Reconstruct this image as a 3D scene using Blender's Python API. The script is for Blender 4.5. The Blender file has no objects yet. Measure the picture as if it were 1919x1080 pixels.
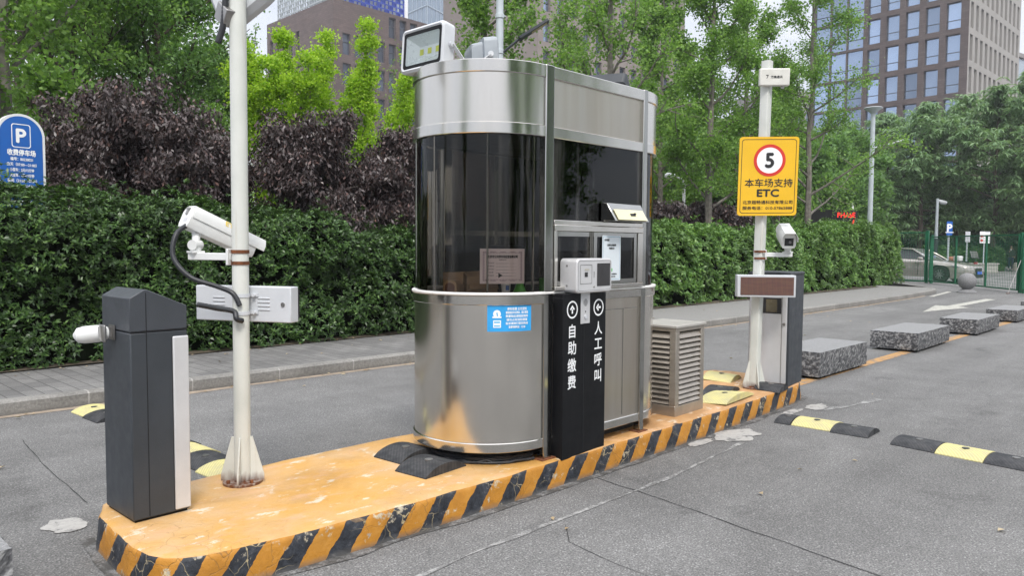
import bpy, bmesh, math, random
import numpy as np
from mathutils import Vector, Matrix, noise as mnoise

# ------------------------------------------------------------------ camera, sky, sun, exposure
sc = bpy.context.scene
C = sc.collection
FPX = 1442.0
cam_d = bpy.data.cameras.new('camera'); cam = bpy.data.objects.new('camera', cam_d); C.objects.link(cam); sc.camera = cam
cam_d.sensor_width = 36.0; cam_d.lens = 36.0 * FPX / 1919.0; cam_d.clip_start = 0.05; cam_d.clip_end = 3000
YAW = math.radians(44.0); PITCH = math.atan(80.0 / FPX); ROLL = math.radians(0.35); EYE = 1.55
_f = Vector((math.cos(YAW) * math.cos(PITCH), math.sin(YAW) * math.cos(PITCH), -math.sin(PITCH)))
_r0 = Vector((math.sin(YAW), -math.cos(YAW), 0)); _d0 = _f.cross(_r0)
_r = _r0 * math.cos(ROLL) - _d0 * math.sin(ROLL); _d = _r0 * math.sin(ROLL) + _d0 * math.cos(ROLL)
cam.matrix_world = Matrix(((_r.x, -_d.x, -_f.x, 0), (_r.y, -_d.y, -_f.y, 0), (_r.z, -_d.z, -_f.z, EYE), (0, 0, 0, 1)))

SUN_EL, SUN_DIR = math.radians(52), Vector((-0.55, -0.75, 0))
w = bpy.data.worlds.new('World'); sc.world = w; w.use_nodes = True
nt = w.node_tree; bg = nt.nodes['Background']
sky = nt.nodes.new('ShaderNodeTexSky'); sky.sky_type = 'NISHITA'; sky.sun_disc = False
sky.sun_elevation = SUN_EL; sky.sun_rotation = math.atan2(SUN_DIR.x, SUN_DIR.y); sky.dust_density = 3.0
tc = nt.nodes.new('ShaderNodeTexCoord'); mp = nt.nodes.new('ShaderNodeMapping'); mp.inputs['Scale'].default_value = (1, 1, 2.5)
nz = nt.nodes.new('ShaderNodeTexNoise'); nz.inputs['Scale'].default_value = 2.2; nz.inputs['Detail'].default_value = 7
cr = nt.nodes.new('ShaderNodeValToRGB'); cr.color_ramp.elements[0].position = .3; cr.color_ramp.elements[1].position = .7
cr.color_ramp.elements[0].color = (.70, .70, .70, 1); cr.color_ramp.elements[1].color = (.97, .97, .97, 1)
mx = nt.nodes.new('ShaderNodeMix'); mx.data_type = 'RGBA'; pass
sz = nt.nodes.new('ShaderNodeSeparateXYZ'); cg = nt.nodes.new('ShaderNodeValToRGB'); L0 = nt.links.new
cg.color_ramp.elements[0].position = .02; cg.color_ramp.elements[0].color = (.47, .49, .53, 1); cg.color_ramp.elements[1].position = .75; cg.color_ramp.elements[1].color = (1.25, 1.27, 1.32, 1)
e_ = cg.color_ramp.elements.new(.35); e_.color = (.66, .68, .73, 1)
c2 = nt.nodes.new('ShaderNodeTexNoise'); c2.inputs['Scale'].default_value = 3.6; c2.inputs['Detail'].default_value = 8; c2.inputs['Roughness'].default_value = .6
cr2 = nt.nodes.new('ShaderNodeValToRGB'); cr2.color_ramp.elements[0].position = .35; cr2.color_ramp.elements[0].color = (.86, .88, .93, 1); cr2.color_ramp.elements[1].position = .65; cr2.color_ramp.elements[1].color = (1.12, 1.1, 1.07, 1)
m10 = nt.nodes.new('ShaderNodeMix'); m10.data_type = 'RGBA'; m10.blend_type = 'MULTIPLY'; m10.inputs['Factor'].default_value = 1
sc10 = nt.nodes.new('ShaderNodeVectorMath'); sc10.operation = 'SCALE'; sc10.inputs['Scale'].default_value = 10.0
L0(tc.outputs['Generated'], sz.inputs[0]); L0(sz.outputs['Z'], cg.inputs[0]); L0(mp.outputs[0], c2.inputs['Vector']); L0(c2.outputs['Fac'], cr2.inputs[0])
L0(cg.outputs[0], m10.inputs['A']); L0(cr2.outputs[0], m10.inputs['B']); L0(m10.outputs['Result'], sc10.inputs[0]); L0(sc10.outputs[0], mx.inputs['B'])
L = nt.links.new
L(tc.outputs['Generated'], mp.inputs['Vector']); L(mp.outputs[0], nz.inputs['Vector']); L(nz.outputs['Fac'], cr.inputs[0])
L(cr.outputs[0], mx.inputs['Factor']); L(sky.outputs[0], mx.inputs['A']); L(mx.outputs['Result'], bg.inputs['Color'])
bg.inputs['Strength'].default_value = 0.10
sun_d = bpy.data.lights.new('sun', 'SUN'); sun_d.energy = 1.5; sun_d.angle = math.radians(14); sun_d.color = (1, .96, .9)
sun = bpy.data.objects.new('sun', sun_d); C.objects.link(sun)
_s = (SUN_DIR.normalized() * math.cos(SUN_EL) + Vector((0, 0, math.sin(SUN_EL))))
sun.rotation_euler = _s.to_track_quat('Z', 'Y').to_euler()
sc.view_settings.view_transform = 'Standard'; sc.view_settings.look = 'None'; sc.view_settings.gamma = 1
sc.view_settings.exposure = 0.78
sc.cycles.max_bounces = 8; sc.cycles.transparent_max_bounces = 12; sc.cycles.use_denoising = True

def at(px, d):          # ground point seen in the column px of the photograph at d metres
    a = YAW - math.atan((px - 959.5) / FPX)
    return Vector((d * math.cos(a), d * math.sin(a), 0))
def zat(px, py, p):     # height of the pixel (px, py) above the ground point p
    dep = p.x * math.cos(YAW) + p.y * math.sin(YAW)
    hor = 460 + .0061 * (px - 959.5)
    return EYE + (hor - py) / FPX * dep * (1.0 + .055 * (py - 540) / FPX)

# ------------------------------------------------------------------ helpers
def tag(o, label=None, cat=None, group=None, kind=None):
    if label: o['label'] = label
    if cat: o['category'] = cat
    if group: o['group'] = group
    if kind: o['kind'] = kind
    return o

def thing(name, label, cat, loc=(0, 0, 0), rz=0.0, group=None):
    o = bpy.data.objects.new(name, None); C.objects.link(o); o.location = loc; o.rotation_euler = (0, 0, rz)
    o.empty_display_size = .1
    return tag(o, label, cat, group)

def copy_tree(o, parent=None):
    c = o.copy(); C.objects.link(c)
    if parent is not None: c.parent = parent
    for ch in [x for x in bpy.data.objects if x.parent == o]: copy_tree(ch, c)
    return c

class MB:
    def __init__(s): s.v = []; s.f = []; s.m = []; s.cur = 0
    def add(s, vs, fs):
        b = len(s.v); s.v += [tuple(x) for x in vs]; s.f += [tuple(b + i for i in q) for q in fs]; s.m += [s.cur] * len(fs); return s
    def mat(s, i): s.cur = i; return s
    def box(s, c, d, rz=0, M=None):
        x, y, z = d[0] / 2, d[1] / 2, d[2] / 2
        vs = [Vector((a * x, b * y, e * z)) for e in (-1, 1) for a, b in ((-1, -1), (1, -1), (1, 1), (-1, 1))]
        if M is not None: vs = [M @ v for v in vs]
        elif rz: vs = [Matrix.Rotation(rz, 3, 'Z') @ v for v in vs]
        c = Vector(c)
        return s.add([v + c for v in vs], [(3, 2, 1, 0), (4, 5, 6, 7), (0, 1, 5, 4), (1, 2, 6, 5), (2, 3, 7, 6), (3, 0, 4, 7)])
    def bx(s, x0, x1, y0, y1, z0, z1): return s.box(((x0 + x1) / 2, (y0 + y1) / 2, (z0 + z1) / 2), (x1 - x0, y1 - y0, z1 - z0))
    def tube(s, path, r, n=10, caps=True):
        P = [Vector(p) for p in path]; k = len(P); rs = r if isinstance(r, (list, tuple)) else [r] * k
        t0 = (P[1] - P[0]).normalized(); u = t0.orthogonal().normalized(); vs = []
        for i in range(k):
            t = (P[min(i + 1, k - 1)] - P[max(i - 1, 0)]).normalized()
            u = (u - t * u.dot(t)); u = u.normalized() if u.length > 1e-6 else t.orthogonal().normalized()
            b = t.cross(u)
            for j in range(n):
                a = 2 * math.pi * j / n; vs.append(P[i] + (u * math.cos(a) + b * math.sin(a)) * rs[i])
        fs = [(i * n + j, i * n + (j + 1) % n, (i + 1) * n + (j + 1) % n, (i + 1) * n + j) for i in range(k - 1) for j in range(n)]
        if caps: fs += [tuple(range(n - 1, -1, -1)), tuple((k - 1) * n + j for j in range(n))]
        return s.add(vs, fs)
    def cyl(s, p0, p1, r, r1=None, n=20): return s.tube([p0, p1], [r, r if r1 is None else r1], n)
    def prism(s, poly, z0, z1, M=None, cz=(0, 0, 0)):
        n = len(poly); vs = [Vector((p[0], p[1], z0)) for p in poly] + [Vector((p[0], p[1], z1)) for p in poly]
        if M is not None: vs = [M @ v for v in vs]
        c = Vector(cz); vs = [v + c for v in vs]
        return s.add(vs, [tuple(range(n - 1, -1, -1)), tuple(range(n, 2 * n))] + [(i, (i + 1) % n, n + (i + 1) % n, n + i) for i in range(n)])
    def lathe(s, prof, c=(0, 0, 0), n=32, caps=True):
        vs = [(c[0] + r * math.cos(2 * math.pi * j / n), c[1] + r * math.sin(2 * math.pi * j / n), c[2] + z) for r, z in prof for j in range(n)]
        fs = [(i * n + j, i * n + (j + 1) % n, (i + 1) * n + (j + 1) % n, (i + 1) * n + j) for i in range(len(prof) - 1) for j in range(n)]
        if caps: fs += [tuple(range(n - 1, -1, -1)), tuple((len(prof) - 1) * n + j for j in range(n))]
        return s.add(vs, fs)
    def grid(s, fn, nu, nv, flip=False):
        vs = [fn(i / nu, j / nv) for i in range(nu + 1) for j in range(nv + 1)]
        q = [(i * (nv + 1) + j, (i + 1) * (nv + 1) + j, (i + 1) * (nv + 1) + j + 1, i * (nv + 1) + j + 1) for i in range(nu) for j in range(nv)]
        return s.add(vs, [t[::-1] for t in q] if flip else q)

def obj(name, mb, mats, parent=None, loc=(0, 0, 0), rot=(0, 0, 0), bevel=0, seg=2, smooth=40, kind=None):
    me = bpy.data.meshes.new(name); me.from_pydata(mb.v, [], mb.f)
    if not isinstance(mats, (list, tuple)): mats = [mats]
    for m in mats: me.materials.append(m)
    me.polygons.foreach_set('material_index', mb.m); me.update()
    if getattr(mb, 'weld', False):
        q = bmesh.new(); q.from_mesh(me); bmesh.ops.remove_doubles(q, verts=q.verts, dist=2e-5); q.to_mesh(me); q.free(); me.update()
    if smooth:
        me.polygons.foreach_set('use_smooth', [True] * len(me.polygons)); me.set_sharp_from_angle(angle=math.radians(smooth))
    o = bpy.data.objects.new(name, me); C.objects.link(o); o.location = loc; o.rotation_euler = rot
    if parent is not None: o.parent = parent
    if bevel:
        b = o.modifiers.new('edge', 'BEVEL'); b.width = bevel; b.segments = seg; b.limit_method = 'ANGLE'; b.angle_limit = math.radians(35); b.harden_normals = False
    if kind: o['kind'] = kind
    return o

def rrect(w, h, r, n=6, cx=0, cy=0):
    p = []
    for sx, sy, a0 in ((1, 1, 0), (-1, 1, 90), (-1, -1, 180), (1, -1, 270)):
        for i in range(n + 1):
            a = math.radians(a0 + 90 * i / n); p.append((cx + sx * (w / 2 - r) + r * math.cos(a), cy + sy * (h / 2 - r) + r * math.sin(a)))
    return p

def frame_m(right, up, origin=(0, 0, 0)):   # local x -> right, y -> up, z -> outward
    r = Vector(right).normalized(); u = Vector(up).normalized(); n = r.cross(u)
    return Matrix(((r.x, u.x, n.x, origin[0]), (r.y, u.y, n.y, origin[1]), (r.z, u.z, n.z, origin[2]), (0, 0, 0, 1)))

def text_mb(body, size, bold=0.0, width=None, spacing=1.0, align='CENTER'):
    cu = bpy.data.curves.new('writing', 'FONT'); cu.body = body; cu.size = size; cu.align_x = align; cu.align_y = 'CENTER'
    cu.resolution_u = 4; cu.space_character = spacing
    o = bpy.data.objects.new('writing', cu); C.objects.link(o)
    dg = bpy.context.evaluated_depsgraph_get(); dg.update()
    me = bpy.data.meshes.new_from_object(o.evaluated_get(dg))
    mb = MB(); vs = [v.co.copy() for v in me.vertices]
    if vs:
        x0 = min(v.x for v in vs); x1 = max(v.x for v in vs); y0 = min(v.y for v in vs); y1 = max(v.y for v in vs)
        k = width / (x1 - x0) if width else 1.0
        cx = (x0 + x1) / 2 if align == 'CENTER' else x0; cy = (y0 + y1) / 2
        for i, (bx_, by_) in enumerate([(0, 0)] if bold < .0003 else [(0, 0), (bold, 0), (-bold, 0), (0, bold), (0, -bold)]):   # heavier strokes: thin layers set side by side
            mb.add([((v.x - cx) * k + bx_, v.y - cy + by_, .00025 * i) for v in vs], [tuple(p.vertices) for p in me.polygons])
    bpy.data.objects.remove(o); bpy.data.curves.remove(cu); bpy.data.meshes.remove(me)
    return mb
def put(dst, src, M, dx=0, dy=0, dz=0):
    return dst.add([M @ Vector((x + dx, y + dy, z + dz)) for x, y, z in src.v], src.f)
def shape(dst, poly, M, z=0): return dst.add([M @ Vector((x, y, z)) for x, y in poly], [tuple(range(len(poly)))])
def ring(dst, po, pi, M, z=0):
    n = len(po); return dst.add([M @ Vector((x, y, z)) for x, y in po] + [M @ Vector((x, y, z)) for x, y in pi], [(i, (i + 1) % n, n + (i + 1) % n, n + i) for i in range(n)])
def circ(r, n=40, cx=0, cy=0): return [(cx + r * math.cos(2 * math.pi * i / n), cy + r * math.sin(2 * math.pi * i / n)) for i in range(n)]

# ------------------------------------------------------------------ materials
def mnew(name):
    m = bpy.data.materials.new(name); m.use_nodes = True; t = m.node_tree; return m, t, t.nodes['Principled BSDF']
def nd(t, ty, **kw):
    n = t.nodes.new('ShaderNode' + ty)
    for k, v in kw.items():
        if hasattr(n, k) and not k[0].isupper(): setattr(n, k, v)
        else: n.inputs[k.replace('_', ' ')].default_value = v
    return n
def lk(t, a, b): t.links.new(a, b)
def coords(t, scale=(1, 1, 1), rot=(0, 0, 0)):
    c = nd(t, 'TexCoord'); m = nd(t, 'Mapping'); m.inputs['Scale'].default_value = scale; m.inputs['Rotation'].default_value = rot
    lk(t, c.outputs['Object'], m.inputs['Vector']); return m.outputs[0]
def noise(t, vec, scale, detail=4, rough=.55, dist=0):
    n = nd(t, 'TexNoise', Scale=scale, Detail=detail, Roughness=rough, Distortion=dist); lk(t, vec, n.inputs['Vector']); return n.outputs['Fac']
def ramp(t, fac, stops):
    r = nd(t, 'ValToRGB'); e = r.color_ramp.elements
    while len(e) < len(stops): e.new(.5)
    for x, (p, c) in zip(e, stops):
        x.position = p; x.color = (c, c, c, 1) if isinstance(c, (int, float)) else (*c, 1)
    lk(t, fac, r.inputs[0]); return r.outputs[0]
def mix(t, fac, a, b, mode='MIX'):
    m = nd(t, 'Mix', data_type='RGBA', blend_type=mode)
    for v, k in ((fac, 'Factor'), (a, 'A'), (b, 'B')):
        s = m.inputs[k] if k == 'Factor' else [i for i in m.inputs if i.name == k and i.type == 'RGBA'][0]
        if hasattr(v, 'links') or hasattr(v, 'is_linked'): lk(t, v, s)
        else: s.default_value = v if isinstance(v, (int, float)) else (*v, 1)
    return [o for o in m.outputs if o.type == 'RGBA'][0]
def mth(t, op, a, b=None, c=None):
    m = nd(t, 'Math', operation=op)
    for i, v in enumerate((a, b, c)):
        if v is None: continue
        if isinstance(v, (int, float)): m.inputs[i].default_value = v
        else: lk(t, v, m.inputs[i])
    return m.outputs[0]
def bump(t, bsdf, h, strength=.3, dist=.01):
    b = nd(t, 'Bump', Strength=strength, Distance=dist); lk(t, h, b.inputs['Height']); lk(t, b.outputs[0], bsdf.inputs['Normal']); return b
def plain(name, c, rough=.5, metal=0, var=.12, vs=6, bmp=0, spec=.5, coat=0):
    m, t, b = mnew(name); v = coords(t); n = noise(t, v, vs, 6, .6)
    lo = tuple(x * (1 - var) for x in c); hi = tuple(min(1, x * (1 + var)) for x in c)
    lk(t, ramp(t, n, [(.3, lo), (.7, hi)]), b.inputs['Base Color'])
    lk(t, ramp(t, noise(t, v, vs * 3.1, 4), [(.3, max(0, rough - .08)), (.7, min(1, rough + .08))]), b.inputs['Roughness'])
    b.inputs['Metallic'].default_value = metal; b.inputs['Specular IOR Level'].default_value = spec; b.inputs['Coat Weight'].default_value = coat
    if bmp: bump(t, b, noise(t, v, vs * 25, 3), bmp, .002)
    return m
def leafmat(name, stops, trans=.3, rough=.45, spec=.4, big=.0, bigscale=1.0):
    m, t, b = mnew(name); g = nd(t, 'NewGeometry'); out = t.nodes['Material Output']
    col = ramp(t, g.outputs['Random Per Island'], stops)
    if big:
        n = noise(t, coords(t), bigscale, 3); col = mix(t, 1.0, col, ramp(t, n, [(.35, 1 - big), (.65, 1 + big)]), 'MULTIPLY')
    lk(t, col, b.inputs['Base Color']); b.inputs['Roughness'].default_value = rough; b.inputs['Specular IOR Level'].default_value = spec
    tr = nd(t, 'BsdfTranslucent'); lk(t, mix(t, 1.0, col, (1.25, 1.3, .7), 'MULTIPLY'), tr.inputs['Color'])
    ms = nd(t, 'MixShader'); ms.inputs[0].default_value = trans
    lk(t, b.outputs[0], ms.inputs[1]); lk(t, tr.outputs[0], ms.inputs[2]); lk(t, ms.outputs[0], out.inputs['Surface']); return m

def asphalt_col(t, k=1.0):
    v = coords(t)
    big = noise(t, v, .35, 5, .6); mid = noise(t, v, 3, 5, .6); fine = noise(t, v, 105, 3, .75); vor = nd(t, 'TexVoronoi', Scale=120.0); lk(t, v, vor.inputs['Vector'])
    c = ramp(t, fine, [(.30, (.085 * k, .085 * k, .087 * k)), (.5, (.176 * k, .175 * k, .173 * k)), (.68, (.320 * k, .316 * k, .308 * k))])
    sp = ramp(t, vor.outputs['Color'], [(.0, .72), (.7, 1.0), (.94, 1.55)])
    c = mix(t, 1.0, c, sp, 'MULTIPLY')
    c = mix(t, 1.0, c, ramp(t, big, [(.3, .80), (.7, 1.16)]), 'MULTIPLY'); c = mix(t, 1.0, c, ramp(t, mid, [(.3, .9), (.7, 1.08)]), 'MULTIPLY')
    c = mix(t, 1.0, c, ramp(t, noise(t, v, 1.3, 6, .7, .4), [(.30, .72), (.42, 1.0)]), 'MULTIPLY')
    # long wheel tracks, slightly smoother and paler
    c2 = noise(t, coords(t, (.06, 1.1, 1)), 1.2, 4); c = mix(t, 1.0, c, ramp(t, c2, [(.35, .88), (.65, 1.12)]), 'MULTIPLY')
    return c, fine
def asphalt(name='asphalt', k=1.0):
    m, t, b = mnew(name); c, fine = asphalt_col(t, k)
    lk(t, c, b.inputs['Base Color']); b.inputs['Roughness'].default_value = .88; b.inputs['Specular IOR Level'].default_value = .25
    bump(t, b, fine, .9, .006); return m

def steel(name, tint=(.60, .58, .55), rough=.27, warm=.0, horiz=False):
    m, t, b = mnew(name)
    v = coords(t, (1, 1, .05)); vf = coords(t, (60, 60, .8)); vw = coords(t)
    st = noise(t, v, 7, 5, .6); fi = noise(t, vf, 3, 3, .6)
    c = ramp(t, st, [(.25, tuple(x * .92 for x in tint)), (.5, tint), (.75, tuple(min(1, x * 1.06) for x in tint))])
    c = mix(t, .08, c, ramp(t, fi, [(.3, tuple(x * .9 for x in tint)), (.7, tuple(x * 1.06 for x in tint))]))
    if warm: # brown run-off streaks
        c = mix(t, mth(t, 'MULTIPLY', ramp(t, noise(t, coords(t, (1, 1, .07), (0, 0, .3)), 5, 4), [(.42, 0), (.72, 1.0)]), warm), c, (.42, .31, .20))
    c = mix(t, ramp(t, noise(t, vw, 9, 6, .7), [(.66, 0), (.85, .10)]), c, (.30, .28, .25))
    lk(t, c, b.inputs['Base Color']); b.inputs['Metallic'].default_value = 1
    r = ramp(t, st, [(.3, rough - .03), (.7, rough + .04)]); lk(t, r, b.inputs['Roughness'])
    b.inputs['Anisotropic'].default_value = .7; b.inputs['Anisotropic Rotation'].default_value = 0.0
    h = noise(t, coords(t, (1, 1, .12)), 3.0, 1)
    bump(t, b, h, .30, .02); return m

def glassmat(name, tint, ior=1.45, rough=.0, streak=.0):
    m, t, b = mnew(name); out = t.nodes['Material Output']; t.nodes.remove(b)
    tr = nd(t, 'BsdfTransparent'); tr.inputs[0].default_value = (*tint, 1)
    gl = nd(t, 'BsdfGlossy'); gl.inputs['Roughness'].default_value = rough; gl.inputs['Color'].default_value = (.9, .93, .95, 1)
    fr = nd(t, 'Fresnel', IOR=ior); ms = nd(t, 'MixShader')
    lk(t, fr.outputs[0], ms.inputs[0]); lk(t, tr.outputs[0], ms.inputs[1]); lk(t, gl.outputs[0], ms.inputs[2])
    last = ms.outputs[0]
    if streak:   # pale vertical streaks on the pane: dried dirt plus painted-in reflections
        df = nd(t, 'BsdfDiffuse'); df.inputs[0].default_value = (.45, .44, .42, 1)
        f = ramp(t, noise(t, coords(t, (1, 1, .05)), 9, 5, .6), [(.54, .0), (.85, streak)])
        m2 = nd(t, 'MixShader'); lk(t, f, m2.inputs[0]); lk(t, last, m2.inputs[1]); lk(t, df.outputs[0], m2.inputs[2]); last = m2.outputs[0]
    lk(t, last, out.inputs['Surface']); return m

M_ASPH = asphalt()
M_STEEL = steel('brushed_steel', (.72, .69, .64), .19); M_STEELW = steel('stained_steel', (.66, .615, .555), .30, .32); M_STEELR = steel('rail_steel', (.66, .64, .60), .15)
M_POST = steel('post_steel', (.42, .42, .40), .12)
M_GLASS = glassmat('tinted_glass', (.72, .68, .63), 1.42, 0, .20); M_GLASSD = glassmat('dim_interior_glass', (.22, .20, .17), 1.40, 0, .06)  # second glass is tinted darker to stand in for the dim booth interior
M_CLEAR = glassmat('clear_glass', (.97, .98, .98), 1.2)
M_BLACK = plain('black_panel', (.007, .0075, .009), .45, 0, .3, 5, 0, .18)
M_RUBBER = plain('black_rubber', (.028, .029, .031), .6, 0, .35, 9, .2)
M_CONDUIT = plain('black_conduit', (.02, .022, .026), .45, 0, .2, 9)
M_CHAR = plain('charcoal_coat', (.036, .042, .05), .5, 0, .15, 4, .25)
M_CHAR2 = plain('charcoal_hood', (.05, .056, .066), .45, 0, .12, 4, .25)
M_SILVER = plain('silver_coat', (.60, .60, .61), .42, .25, .06, 5)
M_GREYP = plain('grey_plastic', (.55, .57, .58), .38, .2, .04, 5)
M_WHITEP = plain('white_enamel', (.72, .73, .72), .35, 0, .06, 5)
M_LGREY = plain('light_grey_enamel', (.56, .58, .61), .4, 0, .05, 5)
M_WHITE = plain('white_letters', (.85, .86, .87), .5, 0, .03, 9)
M_INK = plain('black_ink', (.02, .02, .022), .5, 0, .1, 9)
M_RED = plain('red_paint', (.62, .035, .025), .45, 0, .08, 9)
M_BLUE = plain('sign_blue', (.012, .11, .42), .35, 0, .08, 4)
M_YEL = plain('sign_yellow', (.80, .47, .02), .4, 0, .05, 4)
M_CREAM = plain('cream_panel', (.75, .70, .45), .4)
M_BOLT = plain('bolt_steel', (.35, .34, .33), .35, .9)
M_RUST = plain('rusty_steel', (.16, .055, .02), .85, 0, .5, 30, .4)
M_BARK = plain('bark', (.085, .07, .055), .95, 0, .4, 9, .6)
M_BARKG = plain('grey_bark', (.17, .155, .135), .95, 0, .35, 9, .6)
M_CORESHADE = plain('hedge_core_shade', (.004, .006, .003), 1, 0, .5, 6, 0, 0)
M_CARD = plain('cardboard', (.33, .22, .12), .8, 0, .15, 8)
M_LAMPPOST = plain('galvanised_post', (.50, .55, .58), .4, .2, .08, 5)

def pole_paint():
    m, t, b = mnew('weathered_white_pole'); v = coords(t)
    c = ramp(t, noise(t, v, 3, 5), [(.3, (.55, .57, .53)), (.7, (.68, .69, .65))])
    g = nd(t, 'TexCoord'); s = nd(t, 'SeparateXYZ'); lk(t, g.outputs['Object'], s.inputs[0])
    st = ramp(t, noise(t, coords(t, (1, 1, .06)), 22, 5, .6), [(.60, 0), (.74, 1)])
    c = mix(t, mth(t, 'MULTIPLY', st, .35), c, (.36, .25, .12))
    low = ramp(t, mth(t, 'ADD', s.outputs['Z'], mth(t, 'MULTIPLY', noise(t, coords(t, (1, 1, .25)), 35, 4), .10)), [(.055, 1), (.12, 0)])
    c = mix(t, low, c, (.13, .045, .018))
    lk(t, c, b.inputs['Base Color']); b.inputs['Roughness'].default_value = .45; return m
M_POLE = pole_paint()

def island_mat():
    m, t, b = mnew('striped_island_paint'); v = coords(t); g = nd(t, 'NewGeometry'); sp = nd(t, 'SeparateXYZ'); lk(t, v, sp.inputs[0])
    x, y, z = sp.outputs; nsp = nd(t, 'SeparateXYZ'); lk(t, g.outputs['True Normal'], nsp.inputs[0])
    wob = mth(t, 'MULTIPLY', mth(t, 'SUBTRACT', noise(t, v, 14, 4), .5), .05)
    s = mth(t, 'ADD', mth(t, 'SUBTRACT', mth(t, 'SUBTRACT', x, mth(t, 'MULTIPLY', z, .78)), mth(t, 'MULTIPLY', y, 1.0)), wob)
    stripe = mth(t, 'LESS_THAN', mth(t, 'FRACT', mth(t, 'DIVIDE', s, .298)), .47)
    yel = ramp(t, noise(t, v, 7, 6, .65), [(.25, (.34, .14, .012)), (.55, (.47, .205, .02)), (.8, (.54, .27, .055))])
    blk = ramp(t, noise(t, v, 20, 6, .7), [(.38, (.010, .012, .017)), (.60, (.034, .039, .05)), (.76, (.22, .21, .2))])
    side = mix(t, stripe, yel, blk)
    crk = nd(t, 'TexVoronoi', Scale=9.0, feature='DISTANCE_TO_EDGE'); dv = nd(t, 'TexNoise', Scale=6.0, Detail=4.0); lk(t, v, dv.inputs['Vector'])
    lk(t, mix(t, .16, v, dv.outputs['Color'], 'ADD'), crk.inputs['Vector'])
    cm = mth(t, 'MULTIPLY', ramp(t, crk.outputs['Distance'], [(.0, 1), (.022, 0)]), ramp(t, noise(t, v, 2.2, 3), [(.45, 0), (.6, 1)]))
    side = mix(t, mth(t, 'MULTIPLY', cm, .8), side, mix(t, stripe, (.20, .11, .03), (.62, .5, .28)))
    chip = ramp(t, noise(t, v, 11, 7, .7), [(.60, 0), (.65, 1)]); side = mix(t, chip, side, ramp(t, noise(t, v, 40, 3), [(.3, (.3, .28, .25)), (.7, (.62, .52, .33))]))
    top = ramp(t, noise(t, v, 1.8, 7, .62), [(.28, (.58, .295, .055)), (.44, (.58, .32, .085)), (.56, (.57, .345, .14)), (.74, (.60, .43, .26))])
    # worn right-hand end is browner
    far = ramp(t, x, [(.0, 0), (1, 1)]); farf = mth(t, 'MULTIPLY', mth(t, 'MINIMUM', mth(t, 'MAXIMUM', mth(t, 'MULTIPLY', mth(t, 'SUBTRACT', x, 3.3), .6), 0), 1), .85)
    top = mix(t, farf, top, ramp(t, noise(t, v, 5, 6, .65), [(.3, (.38, .20, .085)), (.7, (.52, .30, .14))]))
    pk = ramp(t, noise(t, coords(t, (1, 2.2, 1), (0, 0, .5)), 3.2, 7, .7), [(.52, 0), (.64, .9)]); top = mix(t, pk, top, (.60, .36, .19))
    wr = ramp(t, noise(t, coords(t, (1, 1.8, 1)), 5.5, 8, .72), [(.575, 0), (.63, .85)]); top = mix(t, wr, top, (.66, .59, .47))
    top = mix(t, 1.0, top, ramp(t, noise(t, v, 1.4, 6, .65, .5), [(.33, .74), (.52, 1.0), (.7, 1.06)]), 'MULTIPLY')
    sp2 = ramp(t, noise(t, v, 60, 3, .7), [(.68, 0), (.74, .7)]); top = mix(t, sp2, top, (.68, .60, .5))
    tcr = mth(t, 'MULTIPLY', ramp(t, crk.outputs['Distance'], [(.0, 1), (.010, 0)]), ramp(t, noise(t, v, 1.1, 2), [(.52, 0), (.6, .6)])); top = mix(t, tcr, top, (.25, .15, .07))
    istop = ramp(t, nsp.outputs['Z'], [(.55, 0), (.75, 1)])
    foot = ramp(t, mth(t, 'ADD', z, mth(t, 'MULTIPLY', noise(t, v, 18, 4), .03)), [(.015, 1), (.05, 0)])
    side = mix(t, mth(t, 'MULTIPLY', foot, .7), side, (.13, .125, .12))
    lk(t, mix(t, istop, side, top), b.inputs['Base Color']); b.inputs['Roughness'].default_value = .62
    bump(t, b, mth(t, 'SUBTRACT', noise(t, v, 26, 6, .7), mth(t, 'MULTIPLY', cm, .35)), .55, .012); return m
M_ISLAND = island_mat()
# ------------------------------------------------------------------ foliage
def leaf_obj(name, c, d, n, Ln, Wd, mat_, parent=None, fold=.12, loc=(0, 0, 0)):
    """c base points, d leaf directions, n normals (N,3); Ln, Wd lengths and widths (N,)"""
    d = d / (np.linalg.norm(d, axis=1, keepdims=True) + 1e-9); s = np.cross(d, n); s /= (np.linalg.norm(s, axis=1, keepdims=True) + 1e-9); n = np.cross(s, d)
    Ln = Ln[:, None]; Wd = Wd[:, None]; N = len(c); mid = c + d * Ln * .48 + n * Ln * fold
    V = np.empty((N, 4, 3), np.float32); V[:, 0] = c; V[:, 1] = mid + s * Wd * .5; V[:, 2] = c + d * Ln - n * Ln * fold * .4; V[:, 3] = mid - s * Wd * .5
    me = bpy.data.meshes.new(name); me.vertices.add(N * 4); me.vertices.foreach_set('co', V.reshape(-1))
    me.loops.add(N * 4); me.loops.foreach_set('vertex_index', np.arange(N * 4, dtype=np.int32)); me.polygons.add(N)
    me.polygons.foreach_set('loop_start', np.arange(0, N * 4, 4, dtype=np.int32)); me.polygons.foreach_set('loop_total', np.full(N, 4, np.int32))
    me.materials.append(mat_); me.update(); me.validate()
    o = bpy.data.objects.new(name, me); C.objects.link(o); o.location = loc
    if parent is not None: o.parent = parent
    return o
def rnd_unit(rg, n): v = rg.normal(size=(n, 3)); return v / np.linalg.norm(v, axis=1, keepdims=True)

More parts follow.
